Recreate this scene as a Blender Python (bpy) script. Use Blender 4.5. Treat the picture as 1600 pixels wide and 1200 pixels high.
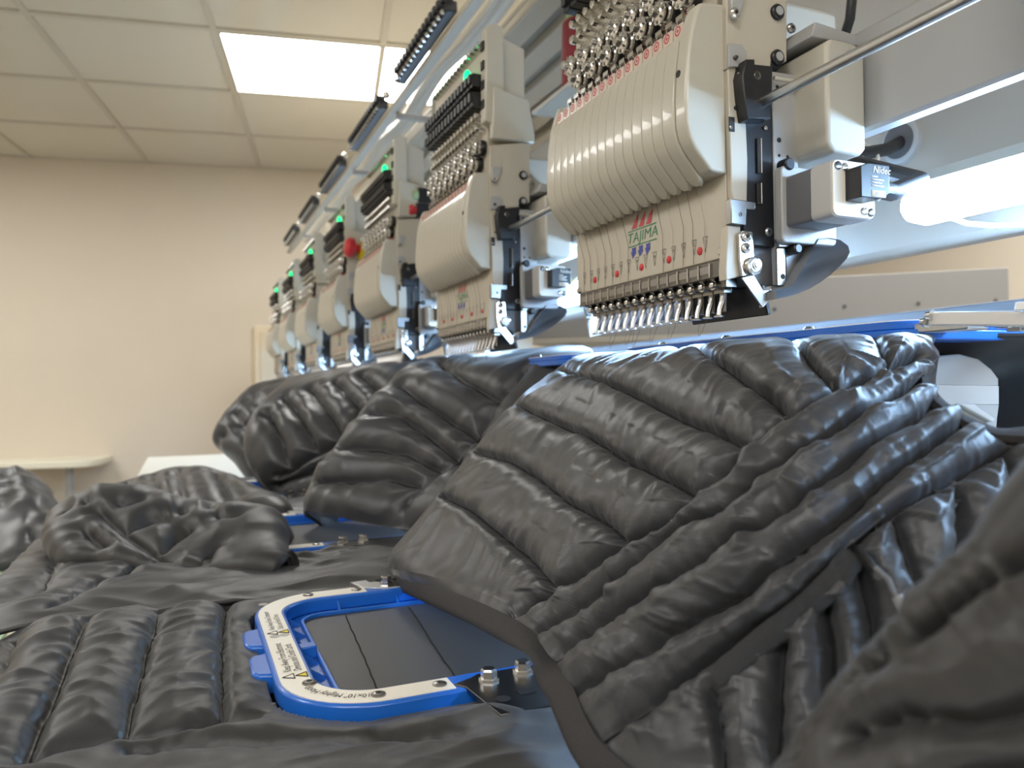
import bpy, math, random
import numpy as np
from mathutils import Vector, Matrix, noise
from mathutils.kdtree import KDTree

for _o in list(bpy.data.objects):
    bpy.data.objects.remove(_o, do_unlink=True)
SC = bpy.context.scene
COL = SC.collection
random.seed(7)

# ------------------------------------------------------------------ camera
# axes: +Y runs along the row of heads (away from the viewer), +X goes into the machine, Z up.
H = 1.1                                   # eye height above the floor; heights below are relative to the eye
F = 1200.0                                # focal length in pixels of the 1600 px wide frame
YAW = math.radians(23.15); PITCH = 0.0067; ROLL = 0.013
_f = Vector((math.sin(YAW) * math.cos(PITCH), math.cos(YAW) * math.cos(PITCH), math.sin(PITCH)))
_r0 = Vector((math.cos(YAW), -math.sin(YAW), 0))
_u0 = _r0.cross(_f)
CR = _r0 * math.cos(ROLL) - _u0 * math.sin(ROLL)
CU = _u0 * math.cos(ROLL) + _r0 * math.sin(ROLL)
CF = _f
cd = bpy.data.cameras.new('camera'); cam = bpy.data.objects.new('camera', cd); COL.objects.link(cam)
cam.matrix_world = Matrix(((CR.x, CU.x, -CF.x, 0), (CR.y, CU.y, -CF.y, 0), (CR.z, CU.z, -CF.z, H), (0, 0, 0, 1)))
cd.sensor_width = 36; cd.lens = 36 * F / 1600; cd.clip_start = 0.02; cd.clip_end = 50
cd.dof.use_dof = True; cd.dof.focus_distance = 0.56; cd.dof.aperture_fstop = 9.0
SC.camera = cam

# ------------------------------------------------------------------ light and exposure
w = bpy.data.worlds.new('world'); SC.world = w; w.use_nodes = True
w.node_tree.nodes['Background'].inputs[0].default_value = (1.0, 0.93, 0.82, 1)
w.node_tree.nodes['Background'].inputs[1].default_value = 0.10
SC.view_settings.view_transform = 'Standard'; SC.view_settings.look = 'None'
SC.view_settings.gamma = 1.0; SC.view_settings.use_curve_mapping = False
SC.view_settings.exposure = 0.0
PANEL_EMIT = 15.5          # ceiling light diffusers
BAR_EMIT = 68.0           # work lights under the machine beam
PANEL_COL = (1.0, 0.985, 0.96, 1)
BAR_COL = (0.40, 0.65, 1.0, 1)

# ------------------------------------------------------------------ geometry helpers
def ray(px, py):
    return CF + CR * ((px - 800) / F) - CU * ((py - 600) / F)
def atD(px, py, d):
    return ray(px, py) * d
def atX(px, py, X):
    r = ray(px, py); return r * (X / r.x)
def atY(px, py, Y):
    r = ray(px, py); return r * (Y / r.y)
def atZ(px, py, Z):
    r = ray(px, py); return r * (Z / r.z)
_M = np.array([[CR.x, CR.y, CR.z], [CU.x, CU.y, CU.z], [CF.x, CF.y, CF.z]])
def project(P):
    q = np.asarray(P).reshape(-1, 3) @ _M.T
    return np.stack([800 + F * q[:, 0] / q[:, 2], 600 - F * q[:, 1] / q[:, 2]], 1)

class G:
    def __init__(s): s.v = []; s.f = []
    def add(s, vs, fs):
        b = len(s.v); s.v += [tuple(p) for p in vs]; s.f += [tuple(i + b for i in f) for f in fs]; return s
    def box(s, x0, x1, y0, y1, z0, z1):
        return s.add([(x0,y0,z0),(x1,y0,z0),(x1,y1,z0),(x0,y1,z0),(x0,y0,z1),(x1,y0,z1),(x1,y1,z1),(x0,y1,z1)],
                     [(3,2,1,0),(4,5,6,7),(0,1,5,4),(1,2,6,5),(2,3,7,6),(3,0,4,7)])
    def cyl(s, p0, p1, r0, r1=None, n=16):
        return s.lathe(p0, p1, [(0, r0), (1, r0 if r1 is None else r1)], n)
    def lathe(s, p0, p1, prof, n=16):
        # prof: list of (fraction along p0->p1, radius)
        p0 = Vector(p0); p1 = Vector(p1); a = (p1 - p0); L = a.length; a = a / L
        t = Vector((0, 0, 1)) if abs(a.z) < .9 else Vector((1, 0, 0))
        u = a.cross(t).normalized(); w_ = a.cross(u)
        vs = []; fs = []
        for (h, r) in prof:
            c = p0 + a * (h * L)
            for k in range(n):
                an = 2 * math.pi * k / n
                vs.append(c + (u * math.cos(an) + w_ * math.sin(an)) * r)
        m = len(prof)
        for i in range(m - 1):
            for k in range(n):
                k2 = (k + 1) % n
                fs.append((i*n+k, i*n+k2, (i+1)*n+k2, (i+1)*n+k))
        fs.append(tuple(reversed(range(n)))); fs.append(tuple(range((m-1)*n, m*n)))
        return s.add(vs, fs)
    def tube(s, pts, r, n=8, flat=1.0, updir=None):
        pts = [Vector(p) for p in pts]; vs = []; fs = []; u = None
        for i, p in enumerate(pts):
            d = (pts[min(i+1, len(pts)-1)] - pts[max(i-1, 0)]).normalized()
            if updir is not None: u = (updir - d * updir.dot(d)).normalized()
            elif u is None:
                t = Vector((0,0,1)) if abs(d.z) < .9 else Vector((1,0,0)); u = d.cross(t).normalized()
            else: u = (u - d * u.dot(d)).normalized()
            w_ = d.cross(u); rr = r[i] if isinstance(r, (list, tuple)) else r
            for k in range(n):
                an = 2*math.pi*k/n
                vs.append(p + u*(math.cos(an)*rr*flat) + w_*(math.sin(an)*rr))
        for i in range(len(pts)-1):
            for k in range(n):
                k2 = (k+1) % n
                fs.append((i*n+k, i*n+k2, (i+1)*n+k2, (i+1)*n+k))
        fs.append(tuple(reversed(range(n)))); m = len(pts); fs.append(tuple(range((m-1)*n, m*n)))
        return s.add(vs, fs)
    def prism(s, poly, axis, lo, hi):
        # poly in the two remaining axes, in order (x: y,z) (y: x,z) (z: x,y)
        def mk(a, b, c): return {'x': (c, a, b), 'y': (a, c, b), 'z': (a, b, c)}[axis]
        n = len(poly)
        vs = [mk(a, b, lo) for a, b in poly] + [mk(a, b, hi) for a, b in poly]
        fs = [tuple(range(n)), tuple(range(2*n-1, n-1, -1))] + [(i, i+n, (i+1) % n + n, (i+1) % n) for i in range(n)]
        return s.add(vs, fs)
    def ring(s, A, B, z0, z1, closed=True):
        # A outer, B inner paths (same count, xy)
        n = len(A); vs = []
        for z in (z0, z1):
            vs += [(p[0], p[1], z) for p in A]; vs += [(p[0], p[1], z) for p in B]
        fs = []
        for i in range(n if closed else n-1):
            j = (i+1) % n
            fs += [(i, j, n+j, n+i), (2*n+i, 3*n+i, 3*n+j, 2*n+j), (i, 2*n+i, 2*n+j, j), (n+i, n+j, 3*n+j, 3*n+i)]
        if not closed:
            fs += [(0, n, 3*n, 2*n), (n-1, 2*n+n-1, 3*n+n-1, n+n-1)]
        return s.add(vs, fs)
    def grid(s, P):
        a, b, _ = P.shape
        vs = P.reshape(-1, 3).tolist()
        idx = np.arange(a*b).reshape(a, b)
        fs = np.stack([idx[:-1,:-1], idx[1:,:-1], idx[1:,1:], idx[:-1,1:]], -1).reshape(-1, 4).tolist()
        return s.add(vs, fs)

def mesh(name, g, mat, off=(0,0,0), sharp=35):
    me = bpy.data.meshes.new(name)
    V_ = np.asarray(g.v, dtype=np.float64) - np.asarray(off)
    me.from_pydata(V_.tolist(), [], g.f)
    import bmesh
    if len(g.f) < 20000:
        bm = bmesh.new(); bm.from_mesh(me); bmesh.ops.recalc_face_normals(bm, faces=bm.faces); bm.to_mesh(me); bm.free()
    me.polygons.foreach_set('use_smooth', [True] * len(me.polygons))
    if sharp: me.set_sharp_from_angle(angle=math.radians(sharp))
    if mat: me.materials.append(mat)
    me.update()
    return me
ORIG = {}
def _bev(o, bevel, seg=2):
    if bevel:
        m = o.modifiers.new('bevel', 'BEVEL'); m.width = bevel; m.segments = seg; m.limit_method = 'ANGLE'; m.angle_limit = math.radians(40)
        m.harden_normals = False
def thing(name, label, cat, origin, group=None):
    o = bpy.data.objects.new(name, None); COL.objects.link(o)
    o.empty_display_size = .05
    o.location = (origin[0], origin[1], origin[2] + H); ORIG[o.name] = tuple(origin)
    o['label'] = label; o['category'] = cat
    if group: o['group'] = group
    return o
def part(name, g, mat, parent, bevel=0, label=None, sharp=35, loc=None, seg=2):
    # g: G in eye-relative coordinates (or a shared mesh with loc)
    og = ORIG[parent.name]
    if isinstance(g, G): me = mesh(name, g, mat, og if loc is None else (0,0,0), sharp)
    else: me = g
    o = bpy.data.objects.new(name, me); COL.objects.link(o); o.parent = parent
    ORIG[o.name] = og
    if loc is not None:
        o.location = (loc[0]-og[0], loc[1]-og[1], loc[2]-og[2]) ; ORIG[o.name] = tuple(loc)
    _bev(o, bevel, seg)
    if label: o['label'] = label
    return o
def single(name, g, mat, label=None, cat=None, group=None, bevel=0, sharp=35, kind=None, rotz=0):
    v = np.asarray(g.v); c = (v.min(0) + v.max(0)) / 2; c[2] = v[:, 2].min()
    if rotz: c = np.zeros(3)
    me = mesh(name, g, mat, c, sharp)
    o = bpy.data.objects.new(name, me); COL.objects.link(o)
    o.location = (c[0], c[1], c[2] + H); o.rotation_euler.z = rotz; ORIG[o.name] = tuple(c)
    if label: o['label'] = label
    if cat: o['category'] = cat
    if group: o['group'] = group
    if kind: o['kind'] = kind
    _bev(o, bevel)
    return o

# ------------------------------------------------------------------ materials
def mat(name, col, rough=.5, metal=0, bump=0, bscale=200, var=0, vscale=6, emit=None, estr=0, spec=.5, coat=0, trans=0, alpha=1, stretch=None):
    m = bpy.data.materials.new(name); m.use_nodes = True
    nt = m.node_tree; b = nt.nodes['Principled BSDF']
    b.inputs['Base Color'].default_value = (*col, 1); b.inputs['Roughness'].default_value = rough
    b.inputs['Metallic'].default_value = metal; b.inputs['Specular IOR Level'].default_value = spec
    b.inputs['Coat Weight'].default_value = coat; b.inputs['Transmission Weight'].default_value = trans
    b.inputs['Alpha'].default_value = alpha
    tc = nt.nodes.new('ShaderNodeTexCoord')
    src = tc.outputs['Object']
    if stretch:
        mp = nt.nodes.new('ShaderNodeMapping'); mp.inputs['Scale'].default_value = stretch
        nt.links.new(src, mp.inputs['Vector']); src = mp.outputs['Vector']
    n = nt.nodes.new('ShaderNodeTexNoise'); n.inputs['Scale'].default_value = vscale; n.inputs['Detail'].default_value = 5
    nt.links.new(src, n.inputs['Vector'])
    mr = nt.nodes.new('ShaderNodeMix'); mr.data_type = 'RGBA'
    v = max(var, .02)
    mr.inputs['A'].default_value = (*[c*(1-v) for c in col], 1); mr.inputs['B'].default_value = (*[min(1, c*(1+v)) for c in col], 1)
    nt.links.new(n.outputs['Fac'], mr.inputs['Factor']); nt.links.new(mr.outputs['Result'], b.inputs['Base Color'])
    if bump:
        n2 = nt.nodes.new('ShaderNodeTexNoise'); n2.inputs['Scale'].default_value = bscale; n2.inputs['Detail'].default_value = 3
        nt.links.new(src, n2.inputs['Vector'])
        bp = nt.nodes.new('ShaderNodeBump'); bp.inputs['Strength'].default_value = bump; bp.inputs['Distance'].default_value = .002
        nt.links.new(n2.outputs['Fac'], bp.inputs['Height']); nt.links.new(bp.outputs['Normal'], b.inputs['Normal'])
    if emit:
        b.inputs['Emission Color'].default_value = emit; b.inputs['Emission Strength'].default_value = estr
    return m
M = {}
M['wall'] = mat('wall_paint', (.66, .59, .485), .75, bump=.05, bscale=60)
M['ceil'] = mat('ceiling_tile', (.66, .62, .52), .9, bump=.25, bscale=120)
M['tee'] = mat('ceiling_grid', (.56, .52, .43), .6)
M['floor'] = mat('floor_vinyl', (.30, .28, .25), .5, var=.15)
M['panel'] = mat('light_diffuser', (1, .98, .92), .5, emit=PANEL_COL, estr=PANEL_EMIT)
M['bar'] = mat('work_light', (1, 1, 1), .4, emit=BAR_COL, estr=BAR_EMIT)
M['ivory'] = mat('ivory_enamel', (.52, .49, .405), .32, coat=.25, var=.03)
M['ivory2'] = mat('ivory_plate', (.52, .475, .385), .45, var=.03)
M['cream'] = mat('cream_enamel', (.55, .515, .43), .45, var=.03)
M['body'] = mat('machine_body_paint', (.40, .368, .315), .4, var=.03)
M['grey'] = mat('grey_enamel', (.40, .40, .39), .42, var=.04)
M['rail'] = mat('grey_blue_rail', (.17, .18, .20), .4)
M['fascia'] = mat('grey_fascia', (.34, .335, .32), .5)
M['silver'] = mat('silver_paint', (.74, .74, .74), .3, metal=.35)
M['capgrey'] = mat('cast_grey', (.46, .455, .44), .4)
M['dgrey'] = mat('dark_grey', (.12, .12, .125), .45, var=.08)
M['scoop'] = mat('grey_plastic', (.20, .205, .215), .36, var=.05)
M['black'] = mat('black_plastic', (.012, .012, .014), .38)
M['slot'] = mat('slot_dark', (.02, .02, .02), .7)
M['chrome'] = mat('chrome', (.72, .71, .69), .16, metal=1)
M['steel'] = mat('brushed_steel', (.55, .55, .54), .32, metal=1, bump=.05, bscale=400)
M['dsteel'] = mat('dark_steel', (.20, .195, .19), .25, metal=1)
M['gunmetal'] = mat('gunmetal', (.33, .32, .31), .3, metal=1)
M['blue'] = mat('hoop_blue', (.012, .13, .56), .30, coat=.2, var=.03)
M['label'] = mat('white_label', (.84, .80, .70), .4)
M['print'] = mat('black_print', (.02, .02, .02), .6)
M['yellow'] = mat('warning_yellow', (.75, .62, .02), .5)
M['red'] = mat('red_plastic', (.55, .02, .03), .35)
M['redprint'] = mat('red_print', (.52, .05, .07), .5)
M['greenprint'] = mat('green_print', (.03, .22, .10), .5)
M['blueprint'] = mat('blue_print', (.04, .06, .32), .5)
M['eyellow'] = mat('yellow_plastic', (.70, .48, .01), .35)
M['led'] = mat('green_led', (.0, .5, .2), .3, emit=(.0, 1, .32, 1), estr=1.6)
M['tab'] = mat('clear_tab', (.66, .56, .47), .2, var=.03)
M['cone'] = mat('red_thread', (.22, .012, .02), .55, bump=.5, bscale=500, stretch=(.05, .05, 1))
M['conetop'] = mat('green_plastic', (.35, .48, .25), .5)
M['tableW'] = mat('white_laminate', (.74, .73, .65), .3)
M['thread'] = mat('brown_thread', (.18, .12, .08), .6)
M['threadl'] = mat('pale_thread', (.45, .40, .33), .6)
M['tubing'] = mat('translucent_tubing', (.74, .70, .60), .35)
M['carton'] = mat('cream_board', (.76, .73, .60), .6)
def nylon(name, col, rough):
    m = mat(name, col, rough, bump=.10, bscale=900, var=.06, vscale=14)
    b = m.node_tree.nodes['Principled BSDF']
    b.inputs['Specular IOR Level'].default_value = .38; b.inputs['Sheen Weight'].default_value = .10; b.inputs['Sheen Roughness'].default_value = .4
    return m
M['nylon'] = nylon('black_nylon', (.040, .041, .045), .38)
M['nylon2'] = nylon('charcoal_nylon', (.034, .033, .0325), .44)
M['lining'] = nylon('lining_fabric', (.030, .030, .030), .5)
M['stitch_shade'] = mat('black_stitch_shade', (.004, .004, .005), .9)  # matte black for stitching that also puts crease shade into seams; fills bracket holes
M['bind'] = mat('elastic_binding', (.030, .028, .029), .8, bump=.5, bscale=1200)
M['zip'] = mat('zip_tape', (.035, .036, .040), .65, bump=.9, bscale=1500)

# ------------------------------------------------------------------ text helper
def text_geo(body, size, pos, ex, ey, depth=.00025, align='CENTER', warp=None, italic=0, squeeze=1.0, bold=0):
    c = bpy.data.curves.new('t', 'FONT'); c.body = body; c.size = size; c.align_x = align; c.align_y = 'CENTER'
    c.extrude = 0; c.resolution_u = 2; c.shear = italic; c.offset = bold
    o = bpy.data.objects.new('t', c); COL.objects.link(o)
    bpy.context.view_layer.update()
    me = bpy.data.meshes.new_from_object(o.evaluated_get(bpy.context.evaluated_depsgraph_get()))
    ex = Vector(ex); ey = Vector(ey); nz = ex.cross(ey); pos = Vector(pos)
    g = G(); vs = []
    for v in me.vertices:
        x, y = v.co.x * squeeze, v.co.y
        if warp: vs.append(warp(x, y))
        else: vs.append(pos + ex * x + ey * y + nz * depth)
    g.add(vs, [tuple(p.vertices) for p in me.polygons])
    bpy.data.objects.remove(o); bpy.data.curves.remove(c); bpy.data.meshes.remove(me)
    return g

# ------------------------------------------------------------------ room (turned about ten degrees to the machine row)
ROT = -math.radians(10.1)
CEIL = 1.32; AW = 4.74; BL = -3.463; BR = 2.95; AB = -2.58; T = .61
def struct(name, g, m, bevel=0):
    return single(name, g, m, kind='structure', rotz=ROT, bevel=bevel)
struct('floor', G().box(BL-.1, BR+.1, AB-.1, AW+.1, -H-.08, -H), M['floor'])
struct('wall_far', G().box(BL-.1, BR+.1, AW, AW+.1, -H, CEIL+.15), M['wall'])
struct('wall_left', G().box(BL-.1, BL, AB, AW, -H, CEIL+.15), M['wall'])
struct('wall_right', G().box(BR, BR+.1, AB, AW, -H, CEIL+.15), M['wall'])
struct('wall_back', G().box(BL-.1, BR+.1, AB-.1, AB, -H, CEIL+.15), M['wall'])
ceiling = struct('ceiling', G().box(BL-.1, BR+.1, AB-.1, AW+.1, CEIL+.15, CEIL+.2), M['ceil'])
for nm, gg in (('baseboard_far', G().box(BL, BR, AW-.012, AW, -H, -H+.1)), ('baseboard_left', G().box(BL, BL+.012, AB, AW-.012, -H, -H+.1))):
    struct(nm, gg, M['tee'])
b_lines = [-.413 + T*k for k in range(-5, 6)]; a_lines = [AW - .597*k for k in range(0, 13)]
gt = G()
for b in b_lines: gt.box(b-.012, b+.012, AB, AW, CEIL-.002, CEIL+.02)
for a in a_lines: gt.box(BL, BR, a-.012, a+.012, CEIL-.0015, CEIL+.02)
def child_struct(name, me, parent, loc):
    o = bpy.data.objects.new(name, me); COL.objects.link(o); o.parent = parent; o.location = loc; return o
gm = mesh('ceiling_grid', gt, M['tee']); gm_o = child_struct('ceiling_grid', gm, ceiling, (0, 0, 0))
gtile = mesh('ceiling_tile', G().box(-.298, .298, -.2915, .2915, -.0, .014), M['ceil'])
LIGHTS = [(5, 2), (1, 2), (1, 6), (3, 9), (7, 6), (5, 11), (8, 4)]     # (index of b line at the left end, index of a line at the far side); only the first is in view, unseen ones added to keep walls bright
lit = set()
for bi, ai in LIGHTS: lit |= {(bi, ai), (bi+1, ai)}
for i in range(-1, len(b_lines)):
    for j in range(1, len(a_lines)):
        if (i, j-1) in lit: continue
        b0 = b_lines[i] if i >= 0 else b_lines[0] - T
        cb = b0 + T/2; ca = a_lines[j] + .2985
        if cb > BR or cb < BL or ca < AB: continue
        child_struct('ceiling_tile', gtile, ceiling, (cb, ca, CEIL+.006))
ROTM = Matrix.Rotation(ROT, 4, 'Z')
lname = ['bright rectangular ceiling light panel seen above the far heads', 'unseen ceiling light panel off to the left near the far wall', 'unseen ceiling light panel over the low work table on the left',
         'unseen ceiling light panel behind the viewer on the operator side', 'unseen ceiling light panel above the rack behind the nearest heads', 'unseen rearmost ceiling light panel behind the viewer', 'unseen ceiling light panel added at the right to brighten the wall behind the machine']
for k, (bi, ai) in enumerate(LIGHTS):
    b0 = b_lines[bi]; a1 = a_lines[ai]
    p = ROTM @ Vector((b0+T, a1-.2985, CEIL))
    t = thing('ceiling_light', lname[k], 'ceiling light', p, 'recessed ceiling light panels')
    t.rotation_euler.z = ROT
    sh = mesh('light_diffuser', G().box(-T+.016, T-.016, -.284, .284, -.001, .01), M['panel'])
    o = bpy.data.objects.new('light_diffuser', sh); COL.objects.link(o); o.parent = t
    fr = G()
    for (x0, x1, y0, y1) in ((-T+.013, -T+.022, -.286, .286), (T-.022, T-.013, -.286, .286), (-T+.022, T-.022, -.286, -.278), (-T+.022, T-.022, .278, .286)):
        fr.box(x0, x1, y0, y1, -.004, .012)
    o = bpy.data.objects.new('frame', mesh('frame', fr, M['tee'])); COL.objects.link(o); o.parent = t

# ------------------------------------------------------------------ machine frame (everything that carries the heads)
Y0, Y1 = -.25, 4.05
mf = thing('embroidery_machine_frame', 'long ivory frame of the embroidery machine carrying the row of heads', 'machine', (.6, 1.9, -H))
part('machine_body', G().box(.75, .785, Y0, Y1, .148, .56), M['body'], mf, bevel=.008)
# rack over the machine: a deck with slats along the row, seen from below
part('rack_deck', G().box(.585, 1.10, Y0, Y1-.1, .712, .722), M['body'], mf, bevel=.002)
for x0 in (.585, .665, .745, .825, .905, .985):
    part('rack_slat', G().box(x0, x0+.048, Y0, Y1-.1, .690, .712), M['cream'], mf, bevel=.004)
for y in (.3, 1.8, 3.3):
    part('rack_column', G().box(.765, .80, y, y+.08, .56, .690), M['body'], mf, bevel=.004)
part('drive_beam', G().prism([(.50, .204), (.5025, .201), (.514, .201), (.514, .285), (.504, .285), (.50, .281)], 'y', Y0, Y1-.1), M['grey'], mf, label='grey square drive beam behind the heads')
part('needle_change_rod', G().tube([(.416, Y0, .221), (.416, Y1-.25, .221)], .0042, 14), M['steel'], mf, label='thin steel rod running through every head')
part('beam_bracket', G().prism([(.44, .225), (.47, .205), (.50, .21), (.50, .34), (.43, .34)], 'y', .265, .292), M['grey'], mf, bevel=.003)
part('rear_rail', G().box(.86, .93, Y0, Y1, .02, .094), M['rail'], mf, bevel=.003, label='grey blue rear rail below the work lights')
for y in (-.2, 1.95, 3.8):
    part('frame_leg', G().box(.80, .96, y, y+.12, -H, .02), M['cream'], mf, bevel=.006)
    part('frame_upright', G().box(.80, .90, y, y+.12, .02, .40), M['cream'], mf, bevel=.004)
# grommet and cables on the body
gp = atX(1412, 222, .75)
part('cable_grommet', G().lathe((.75, gp.y, gp.z), (.742, gp.y, gp.z), [(0, .0245), (.8, .0245), (1, .022)], 28), M['grey'], mf)
part('cable_hole', G().cyl((.7425, gp.y, gp.z), (.7412, gp.y, gp.z), .0195, None, 28), M['dgrey'], mf)
part('motor_cable', G().tube([(.745, gp.y, gp.z), (.70, gp.y-.02, gp.z-.02), (.62, gp.y-.03, gp.z-.04), (.55, .44, .165), (.50, .425, .147), (.472, .415, .145)], .007, 10), M['black'], mf)
part('cable_tie', G().tube([(.665+.014*math.cos(a), gp.y-.026+.006*math.sin(a), gp.z-.029+.012*math.sin(a)) for a in np.linspace(0, 6.2, 16)], .0018, 6), M['label'], mf)
part('lamp_cable', G().tube([atX(x, y, .70) for x, y in ((1480, 338), (1510, 349), (1550, 353), (1600, 352), (1660, 346))], .0026, 8), M['label'], mf)
part('black_hose', G().tube([atX(x, y, .66) for x, y in ((1330, -40), (1331, 0), (1328, 30), (1320, 55), (1308, 74))], .0052, 10), M['black'], mf)
# work lights
for k, (ya, yb) in enumerate(((-.50, .54), (.80, 1.31), (1.62, 2.10), (2.42, 2.90), (3.2, 3.6))):
    t = part('work_light', G().lathe((.655, ya, .172), (.655, yb, .172), [(0, .014), (.01, .020), (.98, .020), (.995, .014), (1, .008)], 24), M['bar'], mf, label='glowing white work light tube')
    hs = part('light_housing', G().prism([(.634, .188), (.634, .197), (.684, .197), (.684, .166), (.678, .166), (.678, .190), (.639, .190), (.639, .188)], 'y', ya, yb+.004), M['cream'], t)
    part('light_bracket', G().box(.684, .75, ya+.02, ya+.05, .186, .192), M['cream'], t)
# thread stand above
ts = thing('thread_stand', 'pale thread stand rails with tubing above the embroidery heads', 'thread stand', (.55, 2.2, .47))
part('guide_rail', G().box(.452, .474, .60, 3.75, .655, .668), M['cream'], ts, bevel=.002)
rng = random.Random(3)
pts = []
for k in range(70):
    y = .75 + k*.042
    pts.append((.53 + .006*math.sin(y*7), y, .700 + .008*math.sin(y*12.5)))
part('tubing_bundle', G().tube(pts, .019, 12), M['tubing'], ts, label='bundle of pale thread tubing')
for q in range(4):
    pp = []
    for k in range(60):
        y = .8 + k*.047
        pp.append((.522 + .012*math.cos(q*1.6+y*3), y, .702 + .014*math.sin(q*1.6+y*4) + .008*math.sin(y*12.5)))
    part('thread_tube', G().tube(pp, .0065, 8), M['tubing'], ts)
for k in range(6):
    y = 1.28 + .5*k - .5
    if y < 1.6: continue
    part('stand_post', G().cyl((.56, y-.02, .47), (.56, y-.02, .70), .008), M['cream'], ts)
    part('stand_arm', G().box(.465, .61, y-.026, y-.014, .640, .652), M['grey'], ts)
for k in range(5):
    ya = 1.28 + .5*k
    cb = thing('thread_guide_comb', ['nearest black thread guide comb on the upper rail, largest in view', 'second black thread guide comb along the upper rail',
               'third black thread guide comb along the upper rail', 'fourth black thread guide comb along the upper rail', 'farthest and smallest black thread guide comb on the upper rail'][k],
               'thread guide', (.44, ya+.18, .668), 'thread guide combs on the upper rail')
    part('comb_bar', G().box(.432, .452, ya, ya+.35, .668, .688), M['black'], cb, bevel=.002)
    for q in range(15):
        yy = ya + .012 + q*.0233
        part('comb_tooth', G().box(.424, .446, yy-.006, yy+.006, .686, .699), M['black'], cb) if q == 0 else None
        if q == 0: tooth = cb.children[-1].data; ty = yy; rg0 = part('guide_ring', G().lathe((.432, yy, .672), (.425, yy, .668), [(0, .003), (.5, .005), (1, .003)], 8), M['chrome'], cb).data; continue
        o = bpy.data.objects.new('comb_tooth', tooth); COL.objects.link(o); o.parent = cb; o.location.y = yy - ty
        o = bpy.data.objects.new('guide_ring', rg0); COL.objects.link(o); o.parent = cb; o.location.y = yy - ty
    part('rail_clamp', G().lathe((.45, ya-.012, .69), (.438, ya-.016, .70), [(0, .006), (.5, .009), (1, .005)], 12), M['chrome'], cb)

# ------------------------------------------------------------------ embroidery head
YN, YF = .484, .733
NEEDLES = 15
HY0 = .6085
hd = thing('embroidery_unit', 'nearest and largest embroidery head, its red, green and blue logo clearly readable', 'embroidery head', (.42, HY0, .055), 'embroidery heads in a row')
iv, iv2 = M['ivory'], M['ivory2']
part('arm_body', G().box(.456, .56, .53, .70, .20, .345), M['cream'], hd, bevel=.006)
part('lower_arm', G().box(.453, .505, .50, .70, .125, .20), M['grey'], hd, bevel=.005)
part('needle_case', G().box(.3915, .407, YN+.001, YF, .101, .292), iv2, hd, bevel=.001)
part('tension_board', G().prism([(.3935, .289), (.452, .289), (.452, .485), (.405, .5), (.3935, .497)], 'y', YN+.012, YF), iv2, hd, bevel=.0015)
# near side plates
def yz(px, py, Y=.480):
    p = atY(px, py, Y); return (p.x, p.z)
def plate(name, pix, m, y0=.479, y1=.4845, bevel=.0008, Yp=.480, label=None):
    return part(name, G().prism([yz(a, b, Yp) for a, b in pix], 'y', y0, y1), m, hd, bevel=bevel, label=label)
plate('side_plate', [(1134, -70), (1228, -70), (1228, 97), (1203, 97), (1203, 105), (1134, 108)], iv2)
plate('face_strip', [(1136, 108), (1160, 100), (1167, 250), (1166, 318), (1146, 320), (1142, 300)], iv2)
plate('slide_plate', [(1205, 112), (1243, 118), (1246, 250), (1246, 372), (1232, 392), (1225, 446), (1213, 446), (1211, 400)], M['grey'])
plate('clamp_tab', [(1134, 70), (1155, 72), (1163, 84), (1164, 108), (1134, 107)], M['grey'], .4765, .479)
plate('screw_bracket', [(1136, -10), (1160, -8), (1150, 30), (1143, 34), (1138, 26)], M['grey'], .475, .479)
plate('side_cover', [(1138, -230), (1222, -180), (1236, -80), (1236, -62), (1136, -88)], iv, .474, .486, .002)
def screw(px, py, r, m='chrome', Y=.479, h=.003, name='screw', n=14, hole=True):
    p = atY(px, py, Y)
    o = part(name, G().lathe((p.x, Y, p.z), (p.x, Y-h, p.z), [(0, r), (.6, r), (1, r*.7)], n), M[m], hd)
    if hole: part('screw_slot', G().cyl((p.x, Y-h, p.z), (p.x, Y-h-.0002, p.z), r*.38, None, 6), M['slot'], o)
    return o
for px, py in ((1213, 20), (1213, 91)):
    p = atY(px, py, .479)
    o = part('bushing', G().lathe((p.x, .479, p.z), (p.x, .4755, p.z), [(0, .0062), (.7, .0062), (1, .0052)], 22), M['black'], hd)
    part('bushing_pin', G().cyl((p.x, .4756, p.z), (p.x, .4748, p.z), .0036, None, 18), M['grey'], o)
screw(1147, 21, .0042, Y=.475); screw(1235, 45, .004, 'gunmetal', .478); screw(1148, 91, .0018, 'dsteel', .4765)
for px, py, r in ((1149, 169, .0017), (1214, 136, .0014), (1217, 219, .002), (1217, 243, .0012), (1230, 245, .0012), (1221, 365, .0016)):
    p = atY(px, py, .479); part('bolt_hole', G().cyl((p.x, .4789, p.z), (p.x, .4784, p.z), r, None, 12), M['slot'], hd)
p = yz(1137, 183); q = yz(1146, 207)
wnd = part('sight_window', G().box(p[0], q[0], .4784, .479, q[1], p[1]), M['slot'], hd)
screw(1142, 199, .0015, 'chrome', .4784, .001, hole=False)
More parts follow.
